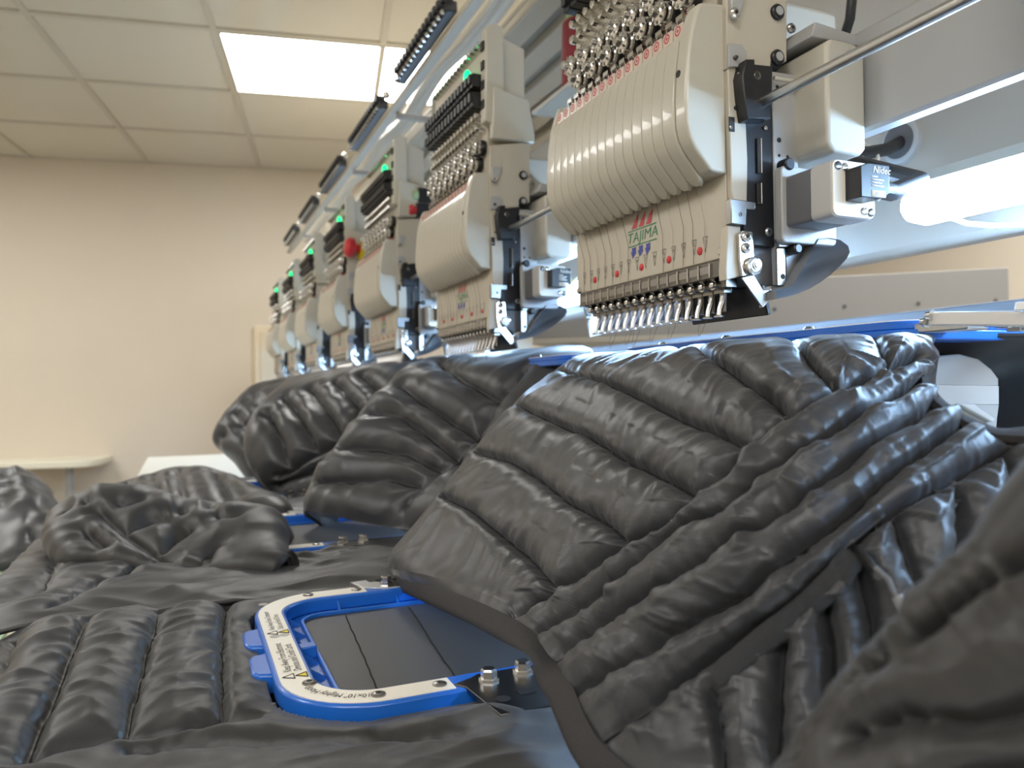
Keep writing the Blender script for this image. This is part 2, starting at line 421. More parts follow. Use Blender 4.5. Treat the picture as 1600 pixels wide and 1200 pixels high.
# black slider
p = yz(1159, 95, .48); q = yz(1213, 386, .48)
sl = part('needle_slider', G().box(p[0], q[0], .4805, .49, q[1], p[1]), M['black'], hd, bevel=.0008)
part('slider_block', G().prism([yz(a, b, .468) for a, b in ((1166, 92), (1180, 92), (1180, 100), (1208, 103), (1205, 186), (1168, 186), (1163, 150), (1160, 118))], 'y', .468, .482), M['black'], hd, bevel=.001)
for py0, py1 in ((215, 270), (285, 318)):
    a = yz(1184, py0, .478); b = yz(1191, py1, .478)
    part('slider_slot', G().box(a[0], b[0], .4785, .4799, b[1], a[1]), M['slot'], hd, bevel=.0006)
    part('slot_rim', G().tube([(b[0], .4785, a[1]), (b[0], .4785, b[1]), (a[0], .4785, b[1])], .0005, 6), M['gunmetal'], hd)
screw(1196, 200, .0018, 'chrome', .4795, .001, hole=False); screw(1183, 118, .0035, 'dsteel', .468, .001)
part('slider_pin', G().tube([atY(1154, 116, .474), atY(1164, 108, .474), atY(1166, 98, .474)], .0014, 8), M['steel'], hd)
part('guide_pin', G().cyl((.431, .474, .243), (.466, .470, .2415), .0017), M['cream'], hd)
# latch, brackets and roller at the lower near corner
part('latch', G().prism([yz(a, b, .474) for a, b in ((1142, 310), (1181, 316), (1180, 328), (1167, 327), (1166, 352), (1143, 349))], 'y', .474, .481), M['gunmetal'], hd, bevel=.0006)
screw(1157, 335, .0016, 'gunmetal', .474, .0008)
part('corner_post', G().prism([yz(a, b, .478) for a, b in ((1138, 352), (1157, 354), (1158, 410), (1157, 432), (1135, 438), (1134, 420))], 'y', .478, .487), iv2, hd, bevel=.0008)
part('lower_crossbar', G().prism([yz(a, b, .482) for a, b in ((1168, 352), (1211, 354), (1211, 371), (1180, 376), (1168, 372))], 'y', .482, .489), iv2, hd, bevel=.0008)
screw(1199, 363, .0036, 'steel', .482)
part('lower_housing', G().prism([yz(a, b, .487) for a, b in ((1162, 372), (1211, 374), (1211, 446), (1185, 450), (1162, 430))], 'y', .487, .52), M['dgrey'], hd, bevel=.001)
bp_ = part('roller_bracket', G().prism([yz(a, b, .474) for a, b in ((1155, 366), (1160, 360), (1176, 362), (1179, 405), (1182, 428), (1160, 432), (1156, 405))], 'y', .474, .4765), M['chrome'], hd, bevel=.0005)
for py in (370, 388): screw(1165, py, .0042, 'chrome', .474, .002)
p = atY(1175, 416, .474)
ro = part('roller', G().lathe((p.x, .474, p.z), (p.x, .4705, p.z), [(0, .0066), (.4, .0072), (.5, .0066), (.55, .0072), (.9, .0072), (1, .0064)], 26), M['chrome'], hd)
part('roller_cap', G().lathe((p.x, .4706, p.z), (p.x, .4690, p.z), [(0, .0048), (.5, .0048), (.51, .0032), (1, .0028)], 22), M['dsteel'], ro)
part('roller_screw', G().lathe((p.x, .469, p.z), (p.x, .4682, p.z), [(0, .0022), (1, .0015)], 6), M['chrome'], ro)
s0 = Vector((*yz(1160, 433, .474)[:1], .474, yz(1160, 433, .474)[1]))
part('deflector_strip', G().prism([yz(a, b, .472) for a, b in ((1159, 434), (1178, 430), (1202, 468), (1191, 480))], 'y', .472, .4735), M['chrome'], hd, bevel=.0003, label='bright angled metal strip')
part('strip_foot', G().prism([yz(a, b, .474) for a, b in ((1193, 454), (1207, 454), (1202, 469), (1192, 480))], 'y', .4736, .478), M['gunmetal'], hd)
part('foot_backplate', G().prism([(.4185, .080), (.4225, .080), (.4285, .0570), (.4245, .0555)], 'y', .4775, .575), M['black'], hd, bevel=.001)
part('far_strip', G().prism([(.398, .088), (.412, .088), (.42, .058), (.405, .055)], 'y', YF-.002, YF), M['chrome'], hd)
# lower stitching area
part('window_strip', G().box(.3905, .404, YN+.004, YF-.006, .0868, .1005), M['dsteel'], hd, bevel=.0006)
PITCHN = (YF - YN - .030) / NEEDLES
def ny(k): return YN + .020 + PITCHN * (k + .5)
wm = mesh('strip_window', G().box(-.0006, .0006, -PITCHN*.40, PITCHN*.40, -.0030, .0030), M['gunmetal'])
wf = mesh('strip_divider', G().box(-.0016, .0004, -.0008, .0008, -.0058, .0052), M['chrome'])
sm = mesh('needle_screw', G().lathe((.003, 0, 0), (-.003, 0, 0), [(0, .0042), (.6, .0042), (.62, .003), (.9, .003), (1, .002)], 14), M['chrome'])
cm = mesh('needle_clamp', G().box(-.004, .004, -PITCHN*.46, PITCHN*.46, -.0028, .0028).cyl((.001, 0, -.0025), (.001, 0, -.0175), .0034, .0030, 10), M['gunmetal'])
fg = G().tube([(.002, 0, .016), (.001, 0, .006), (-.0015, -.0006, -.002), (-.006, -.0012, -.012), (-.0066, -.0012, -.0165)], [.0026, .0030, .0027, .0021, .0021], 8)
fg.lathe((-.0066, -.0012, -.0162), (-.0066, -.0012, -.0178), [(0, .0026), (.5, .0042), (1, .0042)], 14)
fm = mesh('presser_foot', fg, M['steel'])
nm_ = mesh('needle', G().cyl((0, 0, 0), (0, 0, -.016), .0006, .0004, 6), M['chrome'])
part('clamp_rail', G().box(.4005, .412, YN+.014, YF-.008, .0795, .0868), M['dsteel'], hd, bevel=.0006)
for k in range(NEEDLES):
    y = ny(k)
    part('strip_window', wm, None, hd, loc=(.3904, y, .0939))
    part('strip_divider', wf, None, hd, loc=(.3906, y - PITCHN/2, .0938))
    part('needle_screw', sm, None, hd, loc=(.3985, y, .0828))
    part('needle_clamp', cm, None, hd, loc=(.408, y, .0790))
    part('presser_foot', fm, None, hd, loc=(.4095, y, .0745))
    part('needle', nm_, None, hd, loc=(.4045, y-.0012, .0725))
screw_mesh = mesh('face_screw', G().lathe((0, 0, 0), (-.003, 0, 0), [(0, .0036), (.6, .0036), (1, .0024)], 14), M['chrome'])
for y, z in ((YN+.006, .1065), (YN+.004, .0955), (YF-.006, .1045), (YN+.0035, .0868)):
    part('face_screw', screw_mesh, None, hd, loc=(.3912, y, z))
# printed face plate: numerals in triangles, red buttons, logo
EXF = (0, -1, 0); EYF = (0, 0, 1); XF = .3914
def tri_mark(k):
    y = ny(k); z = .1155; w_ = .0030; h = .0062; g = G()
    A = (y + w_, z + h); B = (y - w_, z + h); C = (y, z - h)
    for (a, b) in ((A, B), (B, C), (C, A)):
        d = Vector((b[0]-a[0], b[1]-a[1])).normalized(); n = Vector((-d.y, d.x)) * .00022
        g.add([(XF-.0002, a[0]+n.x, a[1]+n.y), (XF-.0002, b[0]+n.x, b[1]+n.y), (XF-.0002, b[0]-n.x, b[1]-n.y), (XF-.0002, a[0]-n.x, a[1]-n.y)], [(0, 1, 2, 3)])
    t = text_geo(str(k+1), .0042, (XF, y, z+.0026), EXF, EYF)
    g.add(t.v, t.f)
    return g
for k in range(NEEDLES):
    part('number_mark', tri_mark(k), M['print'], hd, sharp=0)
rb = mesh('red_button', G().lathe((0, 0, 0), (-.0012, 0, 0), [(0, .0034), (.6, .0032), (1, .0022)], 16), M['red'])
for k in (.5, 3.5, 6.5, 9.5, 12.5):
    part('red_button', rb, None, hd, loc=(XF, ny(k), .1115))
LY = .6045; LZ = .1405
part('logo_text', text_geo('TAJIMA', .0138, (XF, LY, LZ), EXF, EYF, italic=.15, squeeze=1.16, bold=0), M['greenprint'], hd, sharp=0, label='green slanted logo lettering')
def flatpoly(pts, dx=.0003):
    return G().add([(XF-dx, LY - a, LZ + b) for a, b in pts], [tuple(range(len(pts)))])
for s in (1, -1):
    part('logo_line', flatpoly([(-.024, .0072*s-.0005), (.024, .0072*s-.0005), (.024, .0072*s+.0005), (-.024, .0072*s+.0005)]), M['greenprint'], hd, sharp=0)
for k in (-1, 0, 1):
    c = .012*k
    part('logo_arrow_red', flatpoly([(c-.006, .0088), (c+.003, .0088), (c+.0068, .0222), (c+.001, .0170)]), M['redprint'], hd, sharp=0)
    part('logo_arrow_blue', flatpoly([(c-.0055, -.0088), (c+.0015, -.0088), (c+.0005, -.0135), (c+.0022, -.0135), (c-.0045, -.0190), (c-.0075, -.0120), (c-.0052, -.0126)]), M['blueprint'], hd, sharp=0)
# threads hanging down the face plate
for k in range(NEEDLES):
    if abs(ny(k) - .6045) < .022: continue
    y = ny(k); yt = YN + .018 + (YF-YN-.028)/NEEDLES*(k+.5)
    part('thread', G().tube([(.3800, yt, .175), (.3905, y + .001*math.sin(k*2.1), .135), (.3902, y, .1015)], .00022, 5), M['thread' if k % 3 else 'threadl'], hd)
rr_ = random.Random(5)
for k in (1, 4, 6, 8, 9, 11):
    y = ny(k); a = .010 + .008*rr_.random()
    part('thread_tail', G().tube([(.403, y + a*math.sin(t*2.2)*.8, .0565 - a*.9*math.sin(t*3.0)) for t in np.linspace(0, 1, 9)], .00020, 5), M['thread'], hd)
# finned front cover
PROF = [(.3665, .2785), (.3605, .270), (.3565, .250), (.3545, .225), (.3545, .203), (.3570, .193), (.3615, .184), (.3760, .1675)]
YC0, YC1 = YN + .0005, YF - .004
cov = [(.3925, .284)] + [(x+.0012, z) for x, z in PROF] + [(.3810, .1660), (.3925, .1660)]
part('front_cover', G().prism(cov, 'y', YC0 + .004, YC1 - .002), iv, hd, bevel=.0012)
side_prof = [(.3920, .2990), (.3790, .2985), (.3680, .2960), (.3640, .288), (.3590, .270), (.3560, .250), (.3542, .225), (.3542, .203), (.3568, .192), (.3615, .1835), (.3765, .1668), (.3920, .1655)]
part('cover_cheek', G().prism(side_prof, 'y', YC0 - .001, YC0 + .0145), iv, hd, bevel=.0026, seg=4)
part('cover_cheek', G().prism(side_prof, 'y', YC1 - .006, YC1), iv, hd, bevel=.002, seg=3)
p = Vector((.3555, YC0+.0105, .243))
part('cover_screw', G().lathe((.360, p.y, p.z), (.3553, p.y, p.z), [(0, .0030), (1, .0030)], 16), M['slot'], hd)
FW = (YC1 - .0055 - (YC0 + .0145)) / NEEDLES
hw = FW * .5
def fin_mesh():
    # one fin: rounded cross-section swept down the profile, ending in a scalloped tip
    prof = list(PROF)
    n = len(prof); sec = [(-1, .0020), (-.985, .0007), (-.94, .00015), (-.6, 0), (.6, 0), (.94, .00015), (.985, .0007), (1, .0020)]
    P = np.zeros((n + 3, len(sec), 3)); W = hw - .00022
    for i in range(n):
        for j, (c, d) in enumerate(sec): P[i, j] = (prof[i][0] - .0016 + d, c * W, prof[i][1])
    x, z = prof[-1]
    for e, (sc_, dx, dz) in enumerate(((.90, .0028, -.0031), (.66, .0048, -.0053), (.20, .0062, -.0068))):
        for j, (c, d) in enumerate(sec): P[n+e, j] = (x - .0016 + d + dx, c * W * sc_, z + dz)
    P[:, 0, 0] += .0016; P[:, -1, 0] += .0016
    Q = np.concatenate([P[:1] + np.array([.012, 0, 0]), P], 0)
    return mesh('cover_fin', G().grid(Q), iv, sharp=50)
fmh = fin_mesh()
tabp = [(-hw*.88, 0), (-hw*.88, .0095), (-hw*.70, .0115), (hw*.70, .0115), (hw*.88, .0095), (hw*.88, 0)]
tabm = mesh('number_tab', G().prism(tabp, 'x', -.0008, .0008), M['tab'])
ringp = [[(r*math.cos(a), r*math.sin(a)) for a in np.linspace(0, 2*math.pi, 15)[:-1]] for r in (.0040, .0027, .0013)]
gr_ = G(); n14 = 14
gr_.add([(-.0010, a, b) for a, b in ringp[0]] + [(-.0010, a, b) for a, b in ringp[1]], [(i, (i+1) % 14, 14+(i+1) % 14, 14+i) for i in range(14)])
gr_.add([(-.0010, a, b) for a, b in ringp[2]], [tuple(range(14))])
ringm = mesh('red_ring', gr_, M['redprint'], sharp=0)
gg = G().box(-.001, .004, -.0052, .0052, -.001, .0008).box(-.006, -.001, -.0046, -.0034, -.001, .005).box(-.006, -.001, .0034, .0046, -.001, .005).box(-.007, -.006, -.0046, .0046, .002, .006)
gg.cyl((-.004, -.003, .003), (-.004, .003, .003), .0016, None, 8)
guidem = mesh('thread_guide', gg, M['chrome'])
prd = mesh('guide_bead', G().lathe((.002, 0, 0), (-.004, 0, 0), [(0, .0022), (.6, .0026), (1, .0012)], 10), M['redprint'])
for k in range(NEEDLES):
    y = YC0 + .0145 + FW * (k + .5)
    part('cover_fin', fmh, None, hd, loc=(0, y, 0))
    part('number_tab', tabm, None, hd, loc=(.3655, y, .2765))
    part('red_ring', ringm, None, hd, loc=(.3655, y + .0012, .2835))
    part('thread_guide', guidem, None, hd, loc=(.383, y, .2985))
    if k % 2: part('guide_bead', prd, None, hd, loc=(.389, y + .004, .3085))
part('guide_channel', G().box(.3735, .3925, YN + .014, YF - .004, .2835, .2885), M['dgrey'], hd)
# tension discs, pins and black thread sensor rows
dg = G().lathe((.010, 0, 0), (-.010, 0, 0), [(0, .0085), (.12, .0098), (.30, .0105), (.36, .0095), (.40, .0060), (.46, .0060), (.50, .0098), (.58, .0102), (.64, .0088), (.70, .0048), (.95, .0042), (1, .003)], 20)
for a in range(8):
    an = a * math.pi / 4; dg.lathe((-.002, .0082*math.cos(an), .0082*math.sin(an)), (-.0042, .0082*math.cos(an), .0082*math.sin(an)), [(0, .0016), (1, .0010)], 6)
discm = mesh('tension_disc', dg, M['chrome'])
backm = mesh('disc_back', G().lathe((.006, 0, 0), (0, 0, 0), [(0, .0108), (.8, .0112), (1, .0105)], 20), M['black'])
for k in range(NEEDLES):
    y = YC0 + .0145 + FW * (k + .5); z = .3205 if k % 2 else .3395
    d = part('tension_disc', discm, None, hd, loc=(.378, y, z)); b = part('disc_back', backm, None, hd, loc=(.386, y, z))
pinm = mesh('thread_pin', G().lathe((.006, 0, 0), (-.010, 0, .002), [(0, .0020), (.5, .0020), (.6, .0045), (.9, .0048), (1, .003)], 12), M['chrome'])
senm = mesh('thread_sensor', G().box(-.012, .010, -FW*.42, FW*.42, -.009, .009).box(-.016, -.012, -FW*.3, FW*.3, -.004, .008), M['black'])
topm = mesh('top_guide', G().lathe((.006, 0, 0), (-.006, 0, .002), [(0, .003), (.5, .0042), (1, .003)], 10), M['chrome'])
for k in range(NEEDLES):
    y = YC0 + .0145 + FW * (k + .5)
    for z in (.366, .383): part('thread_pin', pinm, None, hd, loc=(.388, y, z))
    for z in (.406, .432): part('thread_sensor', senm, None, hd, loc=(.386, y, z))
    part('top_guide', topm, None, hd, loc=(.390, y, .484))
part('status_lamp', G().lathe((.384, .5465, .444), (.383, .5465, .464), [(0, .006), (.4, .0065), (.8, .005), (1, .002)], 14), M['led'], hd, label='glowing green status lamp')
ub = part('switch_box', G().prism([(.384, .370), (.404, .360), (.412, .372), (.412, .502), (.398, .506), (.386, .498)], 'y', YN-.006, YN+.014), iv, hd, bevel=.002)
for q in range(4):
    part('switch_slot', G().box(.3832, .386, YN-.001, YN+.009, .388+q*.027, .400+q*.027), M['slot'], ub)
# thread-change motor
mx0, mx1, mz0, mz1 = .4335, .4755, .1225, .1645
def rr2(x0, x1, z0, z1, r, n=4):
    out = []
    for cx, cz, a0 in ((x1-r, z1-r, 0), (x0+r, z1-r, 90), (x0+r, z0+r, 180), (x1-r, z0+r, 270)):
        for q in range(n+1):
            an = math.radians(a0 + 90*q/n); out.append((cx + r*math.cos(an), cz + r*math.sin(an)))
    return out
part('motor_cap', G().prism(rr2(mx0, mx1, mz0, mz1, .005), 'y', .420, .440), M['capgrey'], hd, bevel=.0008)
part('motor_plate', G().prism(rr2(mx0+.0006, mx1-.0006, mz0+.0006, mz1-.0006, .005), 'y', .4185, .420), M['label'], hd, bevel=.0004)
part('motor_body', G().prism(rr2(mx0+.001, mx1-.001, mz0+.001, mz1-.001, .003), 'y', .440, .466), M['dgrey'], hd)
part('motor_mount', G().prism(rr2(.430, .486, .112, .172, .004), 'y', .466, .474), M['grey'], hd, bevel=.001)
for x, z, mm in ((mx0+.005, mz1-.005, 'dsteel'), (mx0+.0115, mz1-.0055, 'chrome'), (mx1-.0115, mz0+.0055, 'chrome'), (mx1-.005, mz0+.005, 'dsteel')):
    part('motor_screw', G().lathe((x, .4185, z), (x, .4172, z), [(0, .0031), (.7, .0031), (1, .0022)], 14), M[mm], hd)
lb = part('motor_connector', G().prism([(.4455, .1565), (.453, .1590), (.4735, .1590), (.4735, .139), (.470, .1365), (.4635, .134), (.4455, .134)], 'y', .404, .4185), M['black'], hd, bevel=.0006, label='black motor connector with white maker lettering')
part('connector_text', text_geo('Nidec', .0072, (.4655, .404, .1545), (1, 0, 0), (0, 0, 1), italic=.25, squeeze=1.0), M['label'], lb, sharp=0)
g = G()
for q, wd in enumerate((.006, .012, .010, .012)): g.box(.4555, .4555+wd, .40365, .4039, .1492-q*.0022, .1501-q*.0022)
part('connector_print', g, M['label'], lb, sharp=0)
part('connector_sticker', G().box(.4555, .4690, .40365, .4039, .1350, .1398), M['label'], lb, sharp=0)
part('sticker_code', text_geo('235087', .0026, (.4622, .4036, .1374), (1, 0, 0), (0, 0, 1)), M['print'], lb, sharp=0)
for q in range(4):
    part('motor_wire', G().tube([(.4735, .412, .142-q*.0015), (.478, .412+.002*q, .143-q*.002), (.484, .414, .146), (.492, .42, .150)], .0008, 6), M['label' if q % 2 else 'eyellow'], hd)
part('mount_bolt', G().lathe((.4375, .474, .1735), (.4375, .464, .1735), [(0, .005), (.9, .005), (1, .004)], 16), M['black'], hd)
part('mount_bolt', G().lathe((.4465, .478, .1080), (.4465, .466, .1080), [(0, .0042), (.9, .0042), (1, .003)], 16), M['black'], hd)
part('beam_cover', G().prism([(.457, .262), (.462, .268), (.486, .268), (.497, .262), (.497, .186), (.492, .180), (.463, .180), (.457, .186)], 'y', .445, .502), M['cream'], hd, bevel=.003, seg=3)
p = Vector((.481, .445, .261)); part('cover_button', G().cyl((p.x, .4452, p.z-.004), (p.x, .4442, p.z-.004), .0042, None, 18), M['grey'], hd)
part('cover_lid', G().prism([(.452, .272), (.52, .272), (.52, .279), (.456, .284)], 'y', .455, .54), M['grey'], hd, bevel=.001)
# hook guard: shell-shaped grey scoop and its light mounting strips
def scoop():
    o = [yz(a, b, .468) for a, b in ((1231, 448), (1252, 411), (1273, 374), (1290, 373), (1306, 376), (1318, 385), (1321, 395), (1316, 405), (1306, 416), (1291, 430), (1275, 442), (1258, 452), (1242, 459), (1226, 464), (1206, 468), (1206, 455))]
    c = np.mean(o, 0); n = len(o); g = G(); vs = []
    for i in range(5):
        t = i / 4
        for x, z in o: vs.append((c[0] + (x-c[0])*t, .468 + .030*(1 - t*t), c[1] + (z-c[1])*t))
    for x, z in o: vs.append((x + .0012, .4645, z))
    for x, z in o: vs.append((x, .474, z - .0005))
    fs = []
    for i in range(6):
        for k in range(n): fs.append((i*n+k, i*n+(k+1) % n, (i+1)*n+(k+1) % n, (i+1)*n+k))
    g.add(vs, fs); return g
part('hook_guard', scoop(), M['scoop'], hd, sharp=60, label='dark grey shell-shaped guard')
part('guard_strip', G().prism([yz(a, b, .474) for a, b in ((1214, 388), (1227, 388), (1228, 446), (1215, 446))], 'y', .474, .476), M['steel'], hd, bevel=.0004)
part('guard_hinge', G().prism([yz(a, b, .476) for a, b in ((1228, 392), (1268, 374), (1231, 447))], 'y', .476, .478), M['scoop'], hd)
part('guard_bracket', G().prism([yz(a, b, .472) for a, b in ((1217, 372), (1250, 375), (1276, 366), (1272, 376), (1256, 386), (1220, 385))], 'y', .4735, .478), M['steel'], hd, bevel=.0005)
p = atY(1223, 432, .474); part('strip_hole', G().cyl((p.x, .4741, p.z), (p.x, .4736, p.z), .0022, None, 14), M['slot'], hd)
# sewing arm under the head
part('cylinder_bed', G().prism(rr2(.48, .93, .0, .026, .008), 'y', .58, .64), M['cream'], hd, bevel=.002)

HEADLBL = [None, 'second embroidery head from the viewer, left of the nearest head', 'third head from the viewer, with green and red push buttons on its side',
           'fourth head from the viewer, beside the red and yellow emergency stop', 'fifth embroidery head from the viewer, half way down the row', 'sixth embroidery head from the viewer, second last in the row',
           'seventh and farthest embroidery head, smallest and nearest the far wall']
heads = [hd]
tree = [(c, [s for s in c.children]) for c in hd.children]
for k in range(1, 7):
    r = hd.copy(); COL.objects.link(r); r.location.y += .5*k; r['label'] = HEADLBL[k]; heads.append(r)
    for c, subs in tree:
        if k >= 3 and c.name.split('.')[0] in ('bolt_hole', 'thread_tail', 'number_mark', 'needle', 'screw', 'motor_wire', 'slot_rim'): continue
        cc = c.copy(); COL.objects.link(cc); cc.parent = r
        for s in subs:
            if k >= 3 and s.name.split('.')[0] in ('screw_slot', 'sticker_code', 'connector_print'): continue
            ss = s.copy(); COL.objects.link(ss); ss.parent = cc
# push buttons and emergency stop on the row
def on_head(k, name, g, m, label=None):
    og = (.42, HY0 + .5*k, .055); ORIG[heads[k].name] = og
    return part(name, g, m, heads[k], label=label)
def rel(px, py, X): return atX(px, py, X)
p = atY(650, 305, 1.474)
on_head(2, 'push_button_box', G().box(p.x+.004, p.x+.03, 1.468, 1.486, p.z-.014, p.z+.014), M['black'])
on_head(2, 'green_push_button', G().cyl((p.x+.004, 1.477, p.z), (p.x-.006, 1.477, p.z), .010), M['conetop'])
q = atY(647, 328, 1.474)
on_head(2, 'stop_button_box', G().box(q.x+.004, q.x+.03, 1.468, 1.486, q.z-.014, q.z+.013), M['black'])
on_head(2, 'red_push_button', G().lathe((q.x+.004, 1.477, q.z), (q.x-.010, 1.477, q.z), [(0, .009), (.5, .009), (.55, .0115), (1, .009)]), M['red'])
es = atY(556, 389, 1.955)
e = thing('emergency_stop', 'red mushroom emergency stop button with a yellow collar', 'stop button', (es.x+.022, es.y, es.z-.02))
part('button_cap', G().lathe((es.x+.010, es.y, es.z), (es.x-.028, es.y, es.z+.004), [(0, .010), (.3, .011), (.42, .024), (.8, .025), (1, .016)], 20), M['red'], e)
part('collar', G().lathe((es.x+.022, es.y, es.z-.002), (es.x+.010, es.y, es.z), [(0, .020), (.4, .029), (1, .027)], 20), M['eyellow'], e)
part('mount_arm', G().box(es.x+.02, es.x+.07, es.y-.012, es.y+.03, es.z-.012, es.z+.012), M['cream'], e, bevel=.002)
# spare thread cone behind the nearest head
p = atD(906, 140, 1.30)
c = thing('thread_cone', 'dark red thread cone standing behind the nearest head', 'thread cone', p)
part('thread_winding', G().lathe(p, p + Vector((0, 0, .115)), [(0, .027), (.05, .031), (.95, .029), (1, .024)], 28), M['cone'], c)
part('cone_tip', G().lathe(p + Vector((0, 0, .115)), p + Vector((0, 0, .14)), [(0, .022), (.7, .022), (1, .018)], 24), M['conetop'], c)
part('cone_peg', G().cyl(p + Vector((0, 0, -.02)), p + Vector((0, 0, .15)), .004, None, 12), M['cream'], c)
shelf = part('cone_shelf', G().box(p.x-.035, .75, p.y-.12, p.y+.12, p.z-.008, p.z), M['cream'], mf, bevel=.002)

# ------------------------------------------------------------------ tables
TZ = -.242
tb = thing('machine_table', 'long white laminate table in front of the embroidery heads', 'table', (.25, 1.6, -H))
part('table_top', G().box(-.13, .66, -.30, 3.25, TZ-.025, TZ), M['tableW'], tb, bevel=.004)
for x in (-.08, .56):
    for y in (-.2, 1.5, 3.1):
        part('leg', G().box(x, x+.05, y, y+.05, -H, TZ-.025), M['grey'], tb, bevel=.003)
# folding table by the far wall with rounded corner
def far_table():
    z = -.345
    c = atZ(197, 703, z); g0 = []
    ex = Vector((math.cos(ROT), math.sin(ROT), 0)); ey = Vector((-math.sin(ROT), math.cos(ROT), 0))
    c = atZ(203, 703.5, z)                       # far right corner of the top
    W, D_, r = 1.9, .72, .10
    pts = []
    for cx, cy, a0 in ((0-r, 0-r, 0), (-W+r, 0-r, 90), (-W+r, -D_+r, 180), (0-r, -D_+r, 270)):
        for q in range(6):
            an = math.radians(a0 + 90*q/5); pts.append((cx + r*math.cos(an), cy + r*math.sin(an)))
    P = [(c.x + ex.x*a + ey.x*b, c.y + ex.y*a + ey.y*b) for a, b in pts]
    t = thing('folding_table', 'cream table with rounded corners standing by the far wall', 'table', (sum(p[0] for p in P)/len(P), sum(p[1] for p in P)/len(P), -H))
    part('table_top', G().prism(P, 'z', z-.035, z), M['carton'], t, bevel=.004)
    for a, b in ((-.16, -.58), (-.16, -.14), (-1.75, -.58), (-1.75, -.14)):
        o = Vector((c.x, c.y, 0)) + ex*a + ey*b
        part('leg', G().cyl((o.x, o.y, -H), (o.x, o.y, z-.035), .022, None, 16), M['grey'], t)
far_table()
sd = thing('low_work_table', 'low cream work table at the left edge holding dark garments', 'table', (-.75, 1.85, -H))
part('table_top', G().box(-1.35, -.235, 1.35, 2.35, -.42, -.39), M['carton'], sd, bevel=.004)
for x in (-1.3, -.33):
    for y in (1.42, 2.25): part('leg', G().box(x, x+.04, y, y+.04, -H, -.42), M['grey'], sd)
gm_ = G().box(-.70, -.27, 1.40, 2.0, -.3895, -.386)
single('cutting_mat', gm_, mat('green_mat', (.42, .60, .42), .6), 'thin pale green cutting mat on the low table', 'cutting mat', bevel=.001)
sp = single('paper_pattern', G().box(-.66, -.285, 1.43, 1.93, -.3858, -.383), M['carton'], 'cream paper sheet lying on the pale green mat', 'paper')
# far cabinet at the end of the row and storage case behind the machine
fc = thing('control_cabinet', 'beige control cabinet at the far end of the machine row', 'cabinet', (.52, 4.2, -H))
part('cabinet_body', G().box(.335, .70, 4.1, 4.35, -H, .34), mat('beige_cabinet', (.66, .56, .40), .5), fc, bevel=.004)
part('cabinet_door', G().box(.36, .67, 4.085, 4.1, -H+.08, .31), mat('beige_door', (.64, .55, .40), .5), fc, bevel=.003)
bk = thing('wall_shelf_unit', 'grey metal shelf unit with a row of holes behind the machine', 'shelf', (1.8, 1.9, -H))
pa = atD(1140, 425, 2.2); pb = atD(1576, 436, 2.0)
g = G(); t0 = Vector((pa.x, pa.y)); t1 = Vector((pb.x, pb.y)); dn = (t1-t0).normalized(); nn = Vector((-dn.y, dn.x))
def slab(z0, z1, th, ext0=.6, ext1=0):
    a = t0 - dn*ext0; b = t1 + dn*ext1
    return G().prism([(a.x, a.y), (b.x, b.y), (b.x+nn.x*th, b.y+nn.y*th), (a.x+nn.x*th, a.y+nn.y*th)], 'z', z0, z1)
part('shelf_fascia', slab(.155, .30, .03), M['fascia'], bk, bevel=.002)
part('shelf_deck', slab(.14, .155, .4), M['cream'], bk)
for e in (-.5, .0, .75):
    o = t0 + dn*e + nn*.2
    part('shelf_post', G().box(o.x-.02, o.x+.02, o.y-.02, o.y+.02, -H, .14), M['grey'], bk)
for e in np.linspace(.12, .85, 5):
    o = t0 + dn*float(e) - nn*.0005
    part('shelf_hole', G().cyl((o.x, o.y, .215), (o.x-nn.x*.001, o.y-nn.y*.001, .215), .006, None, 12), M['dgrey'], bk)

# ------------------------------------------------------------------ magnetic hoops
HX0, HX1, HY_0, HY_1, HR = .052, .375, .462, .750, .064
ZL = -.190
def rrect(off, n=10):
    x0, x1, y0, y1 = HX0+off, HX1-off, HY_0+off, HY_1-off; r = max(HR-off, .012); out = []
    for cx, cy, a0 in ((x1-r, y1-r, 0), (x0+r, y1-r, 90), (x0+r, y0+r, 180), (x1-r, y0+r, 270)):
        for q in range(n+1):
            an = math.radians(a0 + 90*q/n); out.append((cx + r*math.cos(an), cy + r*math.sin(an)))
    return out
def upath(off, xe, n=12):
    x0, y0, y1 = HX0+off, HY_0+off, HY_1-off; r = HR-off
    out = [(xe, y1), (.5*(xe+x0+r), y1)]
    for q in range(n+1):
        an = math.radians(90 + 90*q/n); out.append((x0+r + r*math.cos(an), y1-r + r*math.sin(an)))
    for q in range(1, 6): out.append((x0, y1-r + (y0+r-y1+r)*q/6))
    for q in range(n+1):
        an = math.radians(180 + 90*q/n); out.append((x0+r + r*math.cos(an), y0+r + r*math.sin(an)))
    out += [(.5*(xe+x0+r), y0), (xe, y0)]
    return out
